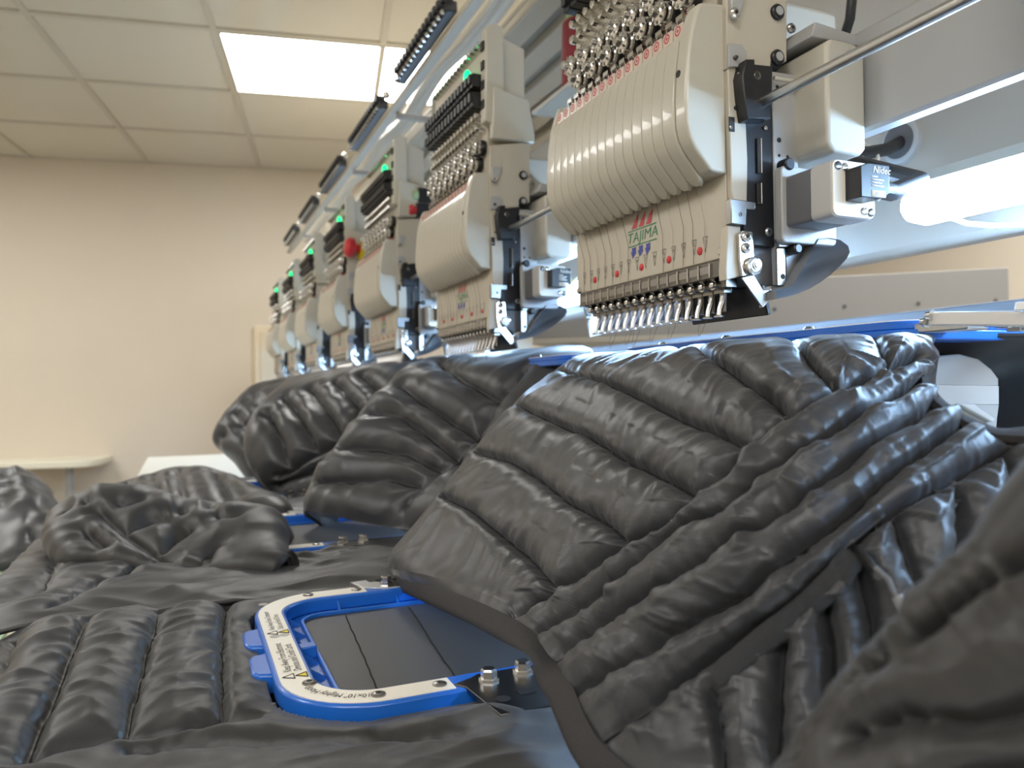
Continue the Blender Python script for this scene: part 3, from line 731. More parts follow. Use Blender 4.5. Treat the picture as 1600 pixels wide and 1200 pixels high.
def make_hoop(label):
    h = thing('embroidery_hoop', label, 'hoop', (.213, .606, ZL-.0195), 'blue magnetic hoops lying on the front table')
    bl = M['blue']
    part('lower_frame', G().ring(rrect(.005), rrect(.042), ZL-.0195, ZL-.0135), bl, h, bevel=.0012)
    part('upper_frame', G().ring(rrect(.0015), rrect(.027), ZL-.0135, ZL-.0004), bl, h, bevel=.0018)
    part('inner_lip', G().ring(rrect(.0395), rrect(.0425), ZL-.0135, ZL-.0095), bl, h, bevel=.0008)
    part('label_band', G().ring(upath(.0045, .158), upath(.0235, .158), ZL-.0006, ZL+.0002, closed=False), M['label'], h, label='white printed band')
    for y in np.linspace(HY_0+.060, HY_1-.060, 6):
        part('rib', G().prism([(HX0+.026, ZL-.004), (HX0+.026, ZL-.0135), (HX0+.0405, ZL-.0135)], 'y', y-.0012, y+.0012), bl, h)
    for x in (.13, .185, .25):
        for s, yy in ((1, HY_0), (-1, HY_1)):
            part('rib', G().prism([(yy+s*.026, ZL-.004), (yy+s*.026, ZL-.0135), (yy+s*.0405, ZL-.0135)], 'x', x-.0010, x+.0010), bl, h)
    part('rib_block', G().box(HX0+.026, HX0+.040, .600, .612, ZL-.0135, ZL-.004), bl, h, bevel=.001)
    for yc in (.574, .638):
        part('pull_tab', G().prism([(HX0+.004, yc-.025), (HX0-.008, yc-.021), (HX0-.011, yc-.014), (HX0-.011, yc+.014), (HX0-.008, yc+.021), (HX0+.004, yc+.025)], 'z', ZL-.017, ZL-.003), bl, h, bevel=.002)
    sc_ = mesh('hoop_screw', G().lathe((0, 0, 0), (0, 0, .0016), [(0, .0048), (.6, .0046), (1, .0030)], 16), M['gunmetal'])
    sk = mesh('screw_socket', G().cyl((0, 0, .0016), (0, 0, .0018), .0019, None, 6), M['slot'])
    mid = upath(.014, .168)
    for q in ((.150, HY_0+.0140), (.110, HY_0+.0140), (HX0+.0215, HY_0+.052), (.150, HY_1-.0140), (.105, HY_1-.0140)):
        s = part('hoop_screw', sc_, None, h, loc=(q[0], q[1], ZL+.0002))
        k = bpy.data.objects.new('screw_socket', sk); COL.objects.link(k); k.parent = s
    # printing
    zt = ZL + .0004; ex = (0, 1, 0); ey = (-1, 0, 0)
    def say(txt, x, y, size=.0078): part('print', text_geo(txt, size, (x, y, zt), ex, ey, align='LEFT', squeeze=.72), M['print'], h, sharp=0)
    say('Keep Away From Electronic', HX0+.0112, .540); say('Devices and Credit Cards', HX0+.0180, .540)
    say('Keep Away From Computer', HX0+.0112, .640, .0066); say('Disks and Hard Drives', HX0+.0180, .640, .0066)
    for y in (.530, .631):
        for dx in (.0105, .0190):
            cx = HX0 + dx
            part('warning_sign', G().add([(cx-.0042, y+.0015, zt), (cx+.0042, y-.0035, zt), (cx+.0042, y+.0065, zt)], [(0, 1, 2)]) if False else
                 G().prism([(cx-.0040, y+.0010), (cx+.0036, y-.0036), (cx+.0036, y+.0056)], 'z', ZL+.0002, zt), M['yellow' if dx > .015 else 'label'], h)
            for (a, b) in (((cx-.0040, y+.0010), (cx+.0036, y-.0036)), ((cx+.0036, y-.0036), (cx+.0036, y+.0056)), ((cx+.0036, y+.0056), (cx-.0040, y+.0010))):
                part('sign_edge', G().tube([(a[0], a[1], zt), (b[0], b[1], zt)], .0004, 4), M['print'], h)
    for y, nn_ in ((.6235, 2), (.722, 1)):
        for q in range(nn_):
            cx, cy = HX0 + .0115 + q*.0072, y + q*.001
            part('round_sign', G().cyl((cx, cy, ZL+.0002), (cx, cy, zt), .0040, None, 14), M['gunmetal'], h)
    # size lettering bending round the near corner, read from the machine side
    r = HR - .0145; cx, cy = HX0 + HR, HY_0 + HR
    L0 = .106
    def warp(x, y):
        s = x; xs = L0 - s
        if xs > cx: return (xs, HY_0 + .0145 - y, zt)
        an = (cx - xs) / r
        rad = r + y
        return (cx - rad*math.sin(an), cy - rad*math.cos(an), zt)
    part('print', text_geo('10x10" Mighty Hoop', .0088, (0, 0, 0), (1, 0, 0), (0, 1, 0), align='LEFT', warp=warp, squeeze=.66), M['print'], h, sharp=0)
    # bracket arms and nuts
    for s, yy in ((-1, HY_0), (1, HY_1)):
        y_in = yy - s*.020; y_out = yy + s*(.046 if s < 0 else .024)
        pol = [(.158, yy - s*.010), (.164, yy-s*.002), (.168, y_out), (.34, y_out), (.34, y_in), (.178, y_in), (.172, yy-s*.016)]
        if s > 0: pol = [(.158, yy-.010), (.150, yy+.016), (.166, yy+.018), (.168, yy+.008), (.180, yy+.008), (.183, yy+.022), (.34, y_out), (.34, y_in), (.178, y_in)]
        br = part('bracket_arm', G().prism(pol, 'z', ZL-.003, ZL+.0005), M['dsteel' if s < 0 else 'steel'], h, bevel=.0004, label='flat metal bracket arm')
        for x, yy2 in ((.181, yy - s*.006), (.207, yy - s*.010)):
            part('nut', G().lathe((x, yy2, ZL+.0005), (x, yy2, ZL+.0085), [(0, .0068), (.25, .0066), (.26, .0054), (.85, .0054), (1, .0044)], 6 if s < 3 else 12), M['chrome'], br)
        part('bracket_hole', G().cyl((.178, yy + s*.8*(.032 if s < 0 else .012), ZL+.0006), (.178, yy + s*.8*(.032 if s < 0 else .012), ZL+.0008), .0048, None, 16), M['stitch_shade'], br)
        part('bracket_slot', G().box(.190, .201, yy + s*(.021 if s < 0 else .008) - .004, yy + s*(.021 if s < 0 else .008) + .004, ZL+.0006, ZL+.0008), M['stitch_shade'], br)
        part('arm_pad', G().box(.178, .36, min(yy - s*.012, y_in), max(yy - s*.012, y_in), ZL-.012, ZL-.003), bl, br)
    return h
hp = make_hoop('nearest blue hoop with white warning band, fully open to view')
hl = ['second blue hoop, partly buried under the folded vest', 'third blue hoop, small, at the edge of the far vests']
tree = [(c, list(c.children)) for c in hp.children]
hoops = [hp]
for k in (1, 2):
    r = hp.copy(); COL.objects.link(r); r.location.y += .5*k; r['label'] = hl[k-1]; hoops.append(r)
    for c, subs in tree:
        cc = c.copy(); COL.objects.link(cc); cc.parent = r
        for s in subs: ss = s.copy(); COL.objects.link(ss); ss.parent = cc
# hoops clamped at the machine, seen nearly edge-on under the needles
UZ = .030
def upper_hoop(k):
    y0, y1 = .362 + .5*k, .742 + .5*k
    lab = ['blue hoop edge under the nearest head, long and thin', 'blue hoop edge under the second head', 'blue hoop edge under the third head', 'blue hoop edge under the fourth head'][k]
    t = thing('machine_hoop', lab, 'hoop', (.58, (y0+y1)/2, UZ), 'blue hoops clamped under the needles')
    def rr(off):
        x0, x1, a, b = .442+off, .735-off, y0+off, y1-off; r = max(.03-off, .004); out = []
        for cx, cy, s in ((x1-r, b-r, 0), (x0+r, b-r, 90), (x0+r, a+r, 180), (x1-r, a+r, 270)):
            for q in range(7):
                an = math.radians(s + 15*q); out.append((cx+r*math.cos(an), cy+r*math.sin(an)))
        return out
    part('lower_frame', G().ring(rr(.0), rr(.03), UZ, UZ+.007), M['blue'], t, bevel=.001)
    part('upper_frame', G().ring(rr(.002), rr(.026), UZ+.007, UZ+.013), M['blue'], t, bevel=.001)
    part('label_band', G().ring(rr(.004), rr(.022), UZ+.013, UZ+.0138), M['label'], t)
    for y in (y0+.10, y0+.2, y0+.30):
        part('hoop_screw', G().lathe((.452, y, UZ+.0138), (.452, y, UZ+.016), [(0, .005), (1, .003)], 12), M['chrome'], t)
    part('clamp_arm', G().box(.455, .475, y0-.03, y0+.01, UZ+.004, UZ+.011), M['steel'], t, bevel=.001)
    return t
for k in range(4): upper_hoop(k)
ax = [atD(1449, 498, .47), atD(1640, 498, .40)]
ar = thing('pantograph_bar', 'silver flat pantograph arm at the right edge beside the blue hoop', 'machine arm', (.45, .31, .03))
d = (ax[1]-ax[0]).normalized(); n_ = Vector((-d.y, d.x, 0)).normalized()
g = G(); vs = []
for e in (ax[0], ax[1]):
    for a, b in ((0, -.0042), (.03, -.0042), (.03, .0042), (0, .0042)): vs.append(e + n_*a + Vector((0, 0, b)))
g.add(vs, [(0,1,2,3),(7,6,5,4),(0,4,5,1),(1,5,6,2),(2,6,7,3),(3,7,4,0)])
part('arm_bar', g, M['silver'], ar, bevel=.001)
q = ax[0] + d*.055
part('arm_wing', G().prism([(q.x-.0+d.x*a, q.z+b) for a, b in ((0, .004), (.035, .0085), (.05, .0085), (.075, .004))], 'y', q.y-.012, q.y-.003), M['silver'], ar, bevel=.0006)
for e in (0, .004):
    o = ax[0] + d*e + Vector((0, 0, -.002 + e))
    part('arm_bolt', G().lathe(o, o - d*.004, [(0, .0036), (1, .0025)], 10), M['chrome'], ar)
nr = thing('hoop_fitting', 'small blue and silver hoop fitting at the right edge under the silver arm', 'hoop fitting', atD(1590, 515, .44))
for (px, py, m) in ((1572, 509, 'steel'), (1592, 507, 'blue'), (1590, 514, 'steel'), (1604, 512, 'blue')):
    o = atD(px, py, .44); part('fitting_block', G().box(o.x-.004, o.x+.004, o.y-.004, o.y+.004, o.z-.0015, o.z+.0018), M[m], nr, bevel=.0005)
o0 = atD(1540, 508, .44); o1 = atD(1600, 511, .44)
part('fitting_rod', G().tube([o0, o1], .0012, 8), M['blue'], nr)
hb = thing('hook_base_cover', 'pale grey rounded hook base cover seen through the vest armhole', 'machine cover', atD(1500, 690, .56))
def pix_prism(pix, dep, back, m, name, par, bevel=.002):
    g = G(); a = [atD(x, y, dep) for x, y in pix]; n = len(a); bvec = Vector((.3, .95, 0))*back
    g.add(a + [p + bvec for p in a], [tuple(range(n)), tuple(range(2*n-1, n-1, -1))] + [(i, i+n, (i+1) % n + n, (i+1) % n) for i in range(n)])
    return part(name, g, m, par, bevel=bevel)
pix_prism([(1420, 600), (1420, 560), (1500, 553), (1530, 561), (1550, 577), (1561, 592), (1561, 604), (1490, 604)], .56, .05, M['fascia'], 'upper_cover', hb, .0012)
pix_prism([(1420, 600), (1561, 603), (1561, 632), (1420, 632)], .5602, .05, M['capgrey'], 'middle_cover', hb, .0004)
pix_prism([(1420, 632), (1561, 632), (1558, 655), (1555, 700), (1420, 700)], .5605, .05, M['fascia'], 'lower_cover', hb, .0004)
pix_prism([(1498, 631), (1524, 632), (1556, 654), (1552, 660)], .555, .01, M['capgrey'], 'cover_brace', hb, .001)

# ------------------------------------------------------------------ quilted vests
def catmull(P, n):
    # P (k, ...) sampled to n along the first axis
    k = P.shape[0]; e0 = 2*P[0]-P[1]; e1 = 2*P[-1]-P[-2]; Q = np.concatenate([e0[None], P, e1[None]], 0)
    t = np.linspace(0, k-1-1e-6, n); i = np.floor(t).astype(int); u = (t-i).reshape((-1,)+(1,)*(P.ndim-1))
    a, b, c, d = Q[i], Q[i+1], Q[i+2], Q[i+3]
    return .5*((2*b) + (-a+c)*u + (2*a-5*b+4*c-d)*u**2 + (-a+3*b-3*c+d)*u**3)
def normals(P):
    du = np.gradient(P, axis=0); dv = np.gradient(P, axis=1); n = np.cross(du, dv)
    n /= np.linalg.norm(n, axis=-1, keepdims=True) + 1e-12
    return n
class Noise1:
    def __init__(s, seed, n=4096): r = np.random.RandomState(seed); s.t = r.rand(n)*2-1; s.n = n
    def __call__(s, x):
        i = np.floor(x).astype(int); f = x-i; f = f*f*(3-2*f); return s.t[i % s.n]*(1-f) + s.t[(i+1) % s.n]*f
def smooth_noise(P, scale, seed):
    r = np.random.RandomState(seed); out = np.zeros(P.shape[:2])
    off = r.rand(3)*50
    Q = (P*scale + off).reshape(-1, 3)
    return np.array([noise.noise(Vector(q)) for q in Q]).reshape(P.shape[:2])
def fast_noise(P, scale, seed, warp=.6, n=10):
    # sum of randomly oriented sine ridges, domain warped: cheap cloth-like wrinkles
    r = np.random.RandomState(seed); Q = P*scale
    wv = r.normal(size=(3, 3)); Q = Q + warp*np.sin(Q @ wv.T + r.rand(3)*6)
    s = np.zeros(P.shape[:2])
    for k in range(n):
        d = r.normal(size=3); d /= np.linalg.norm(d); f = .6 + 1.6*r.rand()
        s += np.sin(Q @ (d*f*3.0) + r.rand()*6.28)/f
    return s/n*1.6
def seam_points(P, seams, three_d=False, step=.0012, skip=0.0):
    flat = P[:, int(P.shape[1]*skip):].reshape(-1, 3); pts = []; arc = []; sid = []
    if not three_d:
        pr = project(flat); kd = KDTree(len(flat))
        for i, q in enumerate(pr): kd.insert((q[0], q[1], 0), i)
        kd.balance()
    for si, s in enumerate(seams):
        s = np.asarray(s, float)
        if not three_d:
            seg = np.linalg.norm(np.diff(s, axis=0), axis=1); L = np.concatenate([[0], np.cumsum(seg)])
            n = max(6, int(L[-1]/6)); u = np.linspace(0, L[-1], n)
            sm_ = np.stack([np.interp(u, L, s[:, 0]), np.interp(u, L, s[:, 1])], 1)
            q = []
            for a, b in sm_:
                near = kd.find_n((a, b, 0), 6)
                best = min(near, key=lambda t: (round(t[2]/2.5), np.linalg.norm(flat[t[1]])))
                q.append(flat[best[1]])
            s = np.array(q)
            if len(s) > 4:
                s2 = s.copy(); s2[1:-1] = (s[:-2]+2*s[1:-1]+s[2:])/4; s = s2
        seg = np.linalg.norm(np.diff(s, axis=0), axis=1); L = np.concatenate([[0], np.cumsum(seg)])
        n = max(4, int(L[-1]/step)); u = np.linspace(0, L[-1], n)
        pts.append(np.stack([np.interp(u, L, s[:, k]) for k in range(3)], 1)); arc.append(u + si*7.3); sid.append(np.full(n, si))
    return np.concatenate(pts), np.concatenate(arc), np.concatenate(sid)
def blur(a, n):
    for _ in range(n):
        a = np.pad(a, 1, mode='edge')
        a = (a[:-2, 1:-1] + a[2:, 1:-1] + a[1:-1, :-2] + a[1:-1, 2:] + 2*a[1:-1, 1:-1])/6
    return a
def perlin(P, S, seed):
    # anisotropic Perlin noise; S is a 3x3 matrix taking metres to noise cells
    off = np.random.RandomState(seed).rand(3)*40
    Q = P.reshape(-1, 3) @ np.asarray(S).T + off
    nz = noise.noise
    return np.array([nz(q) for q in Q.tolist()]).reshape(P.shape[:2])
def frame_matrix(along, fa, fb):
    # low frequency fa along the wrinkle direction, fb across it
    a = np.asarray(along, float); a /= np.linalg.norm(a)
    return fb*np.eye(3) + (fa-fb)*np.outer(a, a)
def quilt(ctrl, nu, nv, seams, puff=.010, R=.016, pucker=.0016, wr=.0012, wdirs=((1, 0, -1),), wf=(10, 42), seed=1, three_d=False, face=None, smooth_mask=None, row_mask=None, pf=75.0, crease=.0048, step=1.0, skip=0.0, soft=4, col_mask=None):
    A = catmull(np.asarray(ctrl, float), nu); P = catmull(A.transpose(1, 0, 2), nv).transpose(1, 0, 2)
    N = normals(P)
    view = -P if face is None else np.asarray(face)
    if np.sum(N*view) < 0: N = -N
    B = P.copy()
    if seams:
        S, arc, sid = seam_points(P, seams, three_d, skip=skip)
        kd = KDTree(len(S))
        for i, q in enumerate(S): kd.insert(q, i)
        kd.balance()
        flat = P.reshape(-1, 3); d = np.empty(len(flat)); idx = np.empty(len(flat), int)
        for i, q in enumerate(flat): _, j, dd = kd.find(q); d[i] = dd; idx[i] = j
        d = d.reshape(P.shape[:2]); s = arc[idx].reshape(P.shape[:2])
    else:
        d = np.full(P.shape[:2], 1.0); s = np.zeros(P.shape[:2])
    t = np.clip(d/R, 0, 1)
    h = puff*blur(.5*(1-np.exp(-d/(R*.26))) + .5*(1-(1-t)**2.0), soft)
    n1 = Noise1(seed); n2 = Noise1(seed+9); n3 = Noise1(seed+17)
    rid = lambda x: 1.0 - 2.4*np.abs(x)
    se = s + d*n3(s*9.0)*1.6
    r1 = np.clip(rid(n1(se*pf)), -.4, 1); r2 = np.clip(rid(n2(se*pf*.45)), -.4, 1)
    pk = blur(r1*.5 + r2*1.0, 2)
    h += pucker*pk*np.exp(-d/(R*.85))*np.clip(d/.003, 0, 1)
    h += pucker*.42*n3(s*pf*4.0)*np.exp(-d/.0045)*np.clip(d/.0012, 0, 1)
    # long satin wrinkles
    damp = np.clip(d/.007, .1, 1)
    wv = perlin(P, np.eye(3)*14, seed+40)*.5
    for q, wd in enumerate(wdirs):
        n_ = perlin(P + N*0 + (wv*.02)[..., None], frame_matrix(wd, wf[0], wf[1]), seed+50+q)
        m_ = np.clip(perlin(P, np.eye(3)*11, seed+60+q)*1.8 + .45, 0, 1)
        h += wr*damp*m_*(1.0 - 3.2*np.abs(n_))
    h += wr*.9*damp*perlin(P, np.eye(3)*17, seed+70)
    h -= crease*np.exp(-(d/(.0021*step))**2)
    if smooth_mask is not None: h *= smooth_mask(P)
    if row_mask is not None: h *= row_mask(np.linspace(0, 1, nu))[:, None]
    if col_mask is not None: h *= col_mask(np.linspace(0, 1, nv))[None, :]
    P = P + N*h[..., None]
    return P, N, B
def vest(name, P, m, label, thick=.006, flip=False, group=None):
    v = P.reshape(-1, 3); c = np.array([v[:, 0].mean(), v[:, 1].mean(), v[:, 2].min()])
    t = thing(name, label, 'vest', c, group)
    o = part('quilted_shell', G().grid(P), m, t, sharp=0)
    md = o.modifiers.new('solid', 'SOLIDIFY'); md.thickness = thick; md.offset = -1
    # face outwards from the cloth: flip when the grid normal looks away from the viewer side
    return t, o
def fix_flip(o, N, P):
    n = np.cross(np.gradient(P, axis=0), np.gradient(P, axis=1))
    # grid() winds (i,j)->(i+1,j)->(i+1,j+1)
    if np.sum(n*N) < 0: o.data.flip_normals()
def strip_on(P0, N0, pix, width, lift, nseg=40, prof=((-1, 0), (-.9, .8), (0, 1), (.9, .8), (1, 0)), hgt=.0015):
    # ribbon laid along a pixel-traced path on surface P0
    S, _, _ = seam_points(P0, [pix], step=.004)
    flat = P0.reshape(-1, 3); nf = N0.reshape(-1, 3)
    kd = KDTree(len(flat))
    for i, q in enumerate(flat): kd.insert(q, i)
    kd.balance()
    n = len(S); Q = np.zeros((n, len(prof), 3))
    for i in range(n):
        tg = S[min(i+2, n-1)] - S[max(i-2, 0)]; tg /= np.linalg.norm(tg)+1e-9
        nn2 = nf[kd.find(S[i])[1]]; sd_ = np.cross(nn2, tg); sd_ /= np.linalg.norm(sd_)+1e-9
        for j, (a, b) in enumerate(prof): Q[i, j] = S[i] + sd_*(a*width/2) + nn2*(lift + b*hgt)
    return Q
def binding_along(pts, r, flat=.35, updir=None, n=10):
    return G().tube([Vector(p) for p in pts], r, n, flat, updir)

def px_ctrl(rows, fn): return np.array([[list(fn(*c)) for c in row] for row in rows])

def groove_stitch_shade(t, P, B, N, seams, r=.0008, three_d=False, skip=0.0):  # black tube along each groove: stitching that doubles as the crease's painted shade
    S, _, sid = seam_points(B, seams, three_d, step=.004, skip=skip)
    fb = B.reshape(-1, 3); kd = KDTree(len(fb))
    for i, q in enumerate(fb): kd.insert(q, i)
    kd.balance(); fp = P.reshape(-1, 3); nf = N.reshape(-1, 3)
    for k in range(len(seams)):
        pts = []
        for q in S[sid == k]:
            i = kd.find(q)[1]; pts.append(fp[i] + nf[i]*r*.5)
        pts = np.array(pts)
        if len(pts) < 4: continue
        for _ in range(5): pts[1:-1] = (pts[:-2]+2*pts[1:-1]+pts[2:])/4
        part('seam_stitch_shade', G().tube([Vector(x) for x in pts], r, 6), M['stitch_shade'], t, sharp=0)
def hem_band(B, N, j0, j1, w_=.0150, th=.0024):
    # folded elastic tape along the last row of the cloth
    rows = []
    for j in range(j0, j1, 2):
        p = B[-1, j]; t = B[-1, min(j+4, B.shape[1]-1)] - B[-1, max(j-4, 0)]; t /= np.linalg.norm(t)
        n = N[-1, j]; u = np.cross(n, t); u /= np.linalg.norm(u)
        if np.dot(u, B[-1, j]-B[-12, j]) < 0: u = -u
        rows.append([p + u*a*w_ + n*b*th + n*.003 for a, b in ((-.55, -1.2), (-.6, .6), (-.35, 1.1), (.2, 1.0), (.42, .4), (.45, -.6), (.2, -1.4), (-.3, -1.5))])
    Q = np.array(rows); Q = np.concatenate([Q, Q[:, :1]], 1)
    return G().grid(Q)

# --- nearest draped vest, hanging from the machine hoop down to the front hoop
V1 = [
 [(905,560,.455),(1000,552,.45),(1130,543,.45),(1260,534,.45),(1380,527,.45),(1440,526,.45),(1462,530,.46)],
 [(886,578,.40),(985,567,.365),(1120,557,.345),(1260,551,.345),(1375,545,.36),(1428,550,.385),(1448,566,.40)],
 [(800,652,.315),(920,655,.305),(1080,655,.29),(1230,645,.285),(1345,622,.31),(1420,612,.335),(1452,626,.35)],
 [(705,770,.25),(850,790,.25),(1020,785,.25),(1220,765,.252),(1380,735,.283),(1490,690,.32),(1548,684,.342)],
 [(655,832,.218),(775,862,.226),(935,885,.228),(1150,900,.226),(1380,870,.262),(1590,790,.325),(1680,698,.36)],
 [(622,872,.198),(738,915,.205),(862,955,.210),(1050,1025,.208),(1340,1030,.245),(1600,950,.31),(1750,900,.35)],
 [(630,912,.199),(785,985,.187),(866,1072,.182),(943,1205,.172),(1150,1320,.190),(1500,1330,.26),(1800,1200,.33)],
]
C1 = px_ctrl(V1, atX)
hid = C1[:, :1] + np.array([.055, .03, -.035])          # the cloth turns away behind the far fold
C1 = np.concatenate([hid, C1], 1)
SEAMS1 = [
 [(868,579),(937,597),(986,616),(1065,657),(1140,687),(1170,704)],
 [(812,635),(866,661),(922,684),(979,721),(1042,751),(1091,779)],
 [(748,709),(795,721),(840,747),(892,789),(949,819),(979,849)],
 [(692,777),(731,796),(787,841),(832,879),(874,926)],
 [(945,546),(1000,543),(1047,548),(1103,554),(1141,581),(1178,609),(1212,632),(1242,665)],
 [(1215,531),(1250,545),(1277,580),(1295,605),(1312,622)],
 [(1362,520),(1378,550),(1392,576)],
 [(800,972),(840,952),(874,930),(930,888),(979,858),(1040,826),(1091,783),(1135,742),(1169,712),(1216,669),(1241,664),(1275,641),(1325,612),(1372,584),(1400,572),(1431,562)],
 [(828,1003),(875,978),(922,946),(1000,885),(1035,852),(1100,814),(1131,800),(1194,753),(1237,722),(1287,691),(1331,662),(1375,637),(1419,609),(1440,598)],
 [(866,1037),(912,1002),(997,944),(1042,916),(1100,877),(1155,840),(1190,823),(1240,790),(1331,719),(1375,690),(1412,666),(1462,634)],
 [(900,1088),(946,1070),(1037,1007),(1100,964),(1162,933),(1241,864),(1303,821),(1356,775),(1397,737),(1441,709),(1475,684),(1512,664)],
 [(945,1158),(1026,1101),(1103,1049),(1180,990),(1250,940),(1300,890),(1335,855),(1359,827),(1412,792),(1481,753),(1531,725),(1580,694)],
 [(1290,950),(1303,1020),(1300,1092)],
 [(1225,1008),(1219,1092),(1216,1152),(1214,1200)],
 [(1341,883),(1366,980),(1362,1030)],
 [(1400,811),(1428,905),(1437,949)],
 [(1490,765),(1495,805),(1497,858),(1481,914)],
 [(1566,705),(1581,747),(1590,800)],
 [(1120,1090),(1128,1150),(1132,1200)],
]
P1, N1, B1 = quilt(C1, 540, 470, SEAMS1, puff=.0085, R=.0165, pucker=.0040, wr=.0011, wdirs=((.6, -.75, .3), (-.5, -.2, -.8)), wf=(5, 40), seed=11, skip=.145, col_mask=lambda v: np.clip((1-v)*16, 0, 1), row_mask=lambda s: np.clip(.2 + s*4, 0, 1)*np.clip((1-s)*9, 0, 1))
v1, o1 = vest('quilted_vest', P1, M['nylon'], 'nearest black quilted vest draped in front of the big head, with zip pocket', group='vests draped from the machine')
fix_flip(o1, N1, P1)
groove_stitch_shade(v1, P1, B1, N1, SEAMS1, skip=.145)
part('armhole_binding', hem_band(B1, N1, 16, 468), M['bind'], v1, sharp=60, label='black elastic binding along the armhole')
part('armhole_binding', hem_band(B1.transpose(1, 0, 2), N1.transpose(1, 0, 2), 60, 420, .0105, .0020), M['bind'], v1, sharp=60)
ztop = [(1333,866),(1312,896),(1288,922),(1250,956),(1216,982),(1170,1017),(1114,1062)]
zq = strip_on(P1, N1, ztop, .0105, .0006, hgt=.0012)
part('zip_tape', G().grid(zq), M['zip'], v1, sharp=60, label='dark zip tape of the side pocket')
_flat = P1.reshape(-1, 3); _pr = project(_flat); _nf = N1.reshape(-1, 3)
def on_vest(px, py, lift):
    dd = np.abs(_pr - np.array([px, py])).sum(1); i = int(np.argmin(dd)); return Vector(_flat[i] + _nf[i]*lift)
zp = [on_vest(x, y, l) for x, y, l in ((1331,860,.003),(1344,873,.006),(1356,888,.008),(1366,900,.009))]
zo = part('zip_slider', G().tube(zp, [.0016, .0026, .0028, .0018], 8, .6), M['black'], v1)
part('slider_ring', G().lathe(zp[3], zp[3] + Vector((-.0012, -.0016, 0)), [(0, .0019), (1, .0019)], 10), M['chrome'], zo)
cord = [on_vest(x, y, l) for x, y, l in ((1363,893,.010),(1378,908,.012),(1387,925,.012),(1394,940,.011))]
part('pull_cord', G().tube(cord, .0011, 8), M['dgrey'], zo)
grip = [on_vest(x, y, l) for x, y, l in ((1391,931,.012),(1401,950,.012),(1409,968,.012),(1414,980,.012))]
part('pull_grip', G().tube(grip, [.0022, .0030, .0030, .0022], 10, .7), M['scoop'], zo)

# --- foreground vest at the lower right corner
V0 = [
 [(1215,1225,.150),(1296,1090,.160),(1395,970,.175),(1505,872,.190),(1612,755,.205),(1720,640,.22)],
 [(1270,1255,.140),(1345,1110,.147),(1440,1000,.160),(1545,905,.172),(1660,800,.188),(1780,690,.20)],
 [(1400,1330,.122),(1470,1175,.122),(1560,1075,.130),(1650,985,.140),(1760,890,.155),(1900,780,.17)],
 [(1520,1500,.115),(1600,1330,.113),(1690,1230,.115),(1780,1140,.120),(1900,1040,.13),(2050,930,.14)],
]
C0 = px_ctrl([[(a+18, b+14, .212 - .016*i - .004*j) for j, (a, b, c) in enumerate(r)] for i, r in enumerate(V0)], atD)
C0 = np.concatenate([C0[:1] + np.array([.03, .035, -.06]), C0], 0)
P0, N0, B0 = quilt(C0, 150, 190, [[(1330,1160),(1412,1120),(1520,1132),(1610,1112),(1700,1050)], [(1260,1180),(1330,1070),(1450,985),(1560,910),(1650,850)], [(1430,1300),(1520,1220),(1640,1210)]], puff=.008, R=.020, pucker=.0010, wr=.0008, seed=21, soft=8)
v0, o0 = vest('quilted_vest', P0, M['nylon2'], 'blurred vest in the lower right corner, closest to the viewer', group='vests draped from the machine')
fix_flip(o0, N0, P0)
# its far side hanging in shade behind the armhole of the nearest vest
VS = [
 [(1415,512,.58),(1480,517,.56),(1560,522,.54),(1640,520,.52)],
 [(1418,560,.62),(1470,590,.64),(1572,560,.60),(1660,560,.56)],
 [(1420,640,.64),(1480,650,.66),(1575,640,.62),(1670,640,.58)],
 [(1430,760,.64),(1490,760,.66),(1580,740,.62),(1670,740,.58)],
]
PS, NS, BS = quilt(px_ctrl(VS, atD), 70, 60, [], puff=0, wr=.002, wf=(6, 20), seed=5)
vs_, os_ = vest('hanging_garment', PS, M['nylon'], 'dark back of a garment hanging in shade under the silver arm', .003); vs_['category'] = 'garment'
fix_flip(os_, NS, PS)

# --- second draped vest
V2 = [
 [(672,578,1.36),(740,572,1.27),(810,566,1.18),(870,562,1.12),(915,560,1.08)],
 [(632,600,1.26),(705,594,1.18),(780,590,1.11),(860,584,1.05),(935,580,1.0)],
 [(578,655,1.20),(660,660,1.13),(745,668,1.06),(830,665,1.0),(915,660,.96)],
 [(530,715,1.16),(610,725,1.09),(700,740,1.02),(790,740,.96),(880,735,.92)],
 [(500,765,1.13),(570,775,1.06),(655,790,1.0),(740,795,.94),(840,790,.90)],
 [(500,800,1.12),(570,815,1.05),(650,826,1.0),(740,830,.94),(840,825,.90)],
]
C2 = px_ctrl(V2, atD); C2 = np.concatenate([C2[:, :1] + np.array([.05, .05, -.05]), C2], 1)
SEAMS2 = [
 [(690,577),(735,605),(784,633)], [(784,633),(805,612),(825,590)], [(632,611),(686,650),(757,695),(800,720)],
 [(592,650),(620,652),(660,677),(725,730),(760,760)], [(540,705),(590,705),(640,712),(690,740)], [(502,757),(552,755),(615,752),(660,765)],
 [(784,633),(750,690),(700,740),(640,790)],
]
P2, N2, B2 = quilt(C2, 170, 150, SEAMS2, puff=.020, R=.038, pucker=.003, wr=.0026, wdirs=((.6,-.75,.3),), wf=(7, 26), seed=31, pf=50, crease=.004, step=1.5, skip=.21)
v2, o2 = vest('quilted_vest', P2, M['nylon'], 'second black quilted vest, in shade behind the nearest draped vest', group='vests draped from the machine'); fix_flip(o2, N2, P2)
groove_stitch_shade(v2, P2, B2, N2, SEAMS2, .0012, skip=.21)
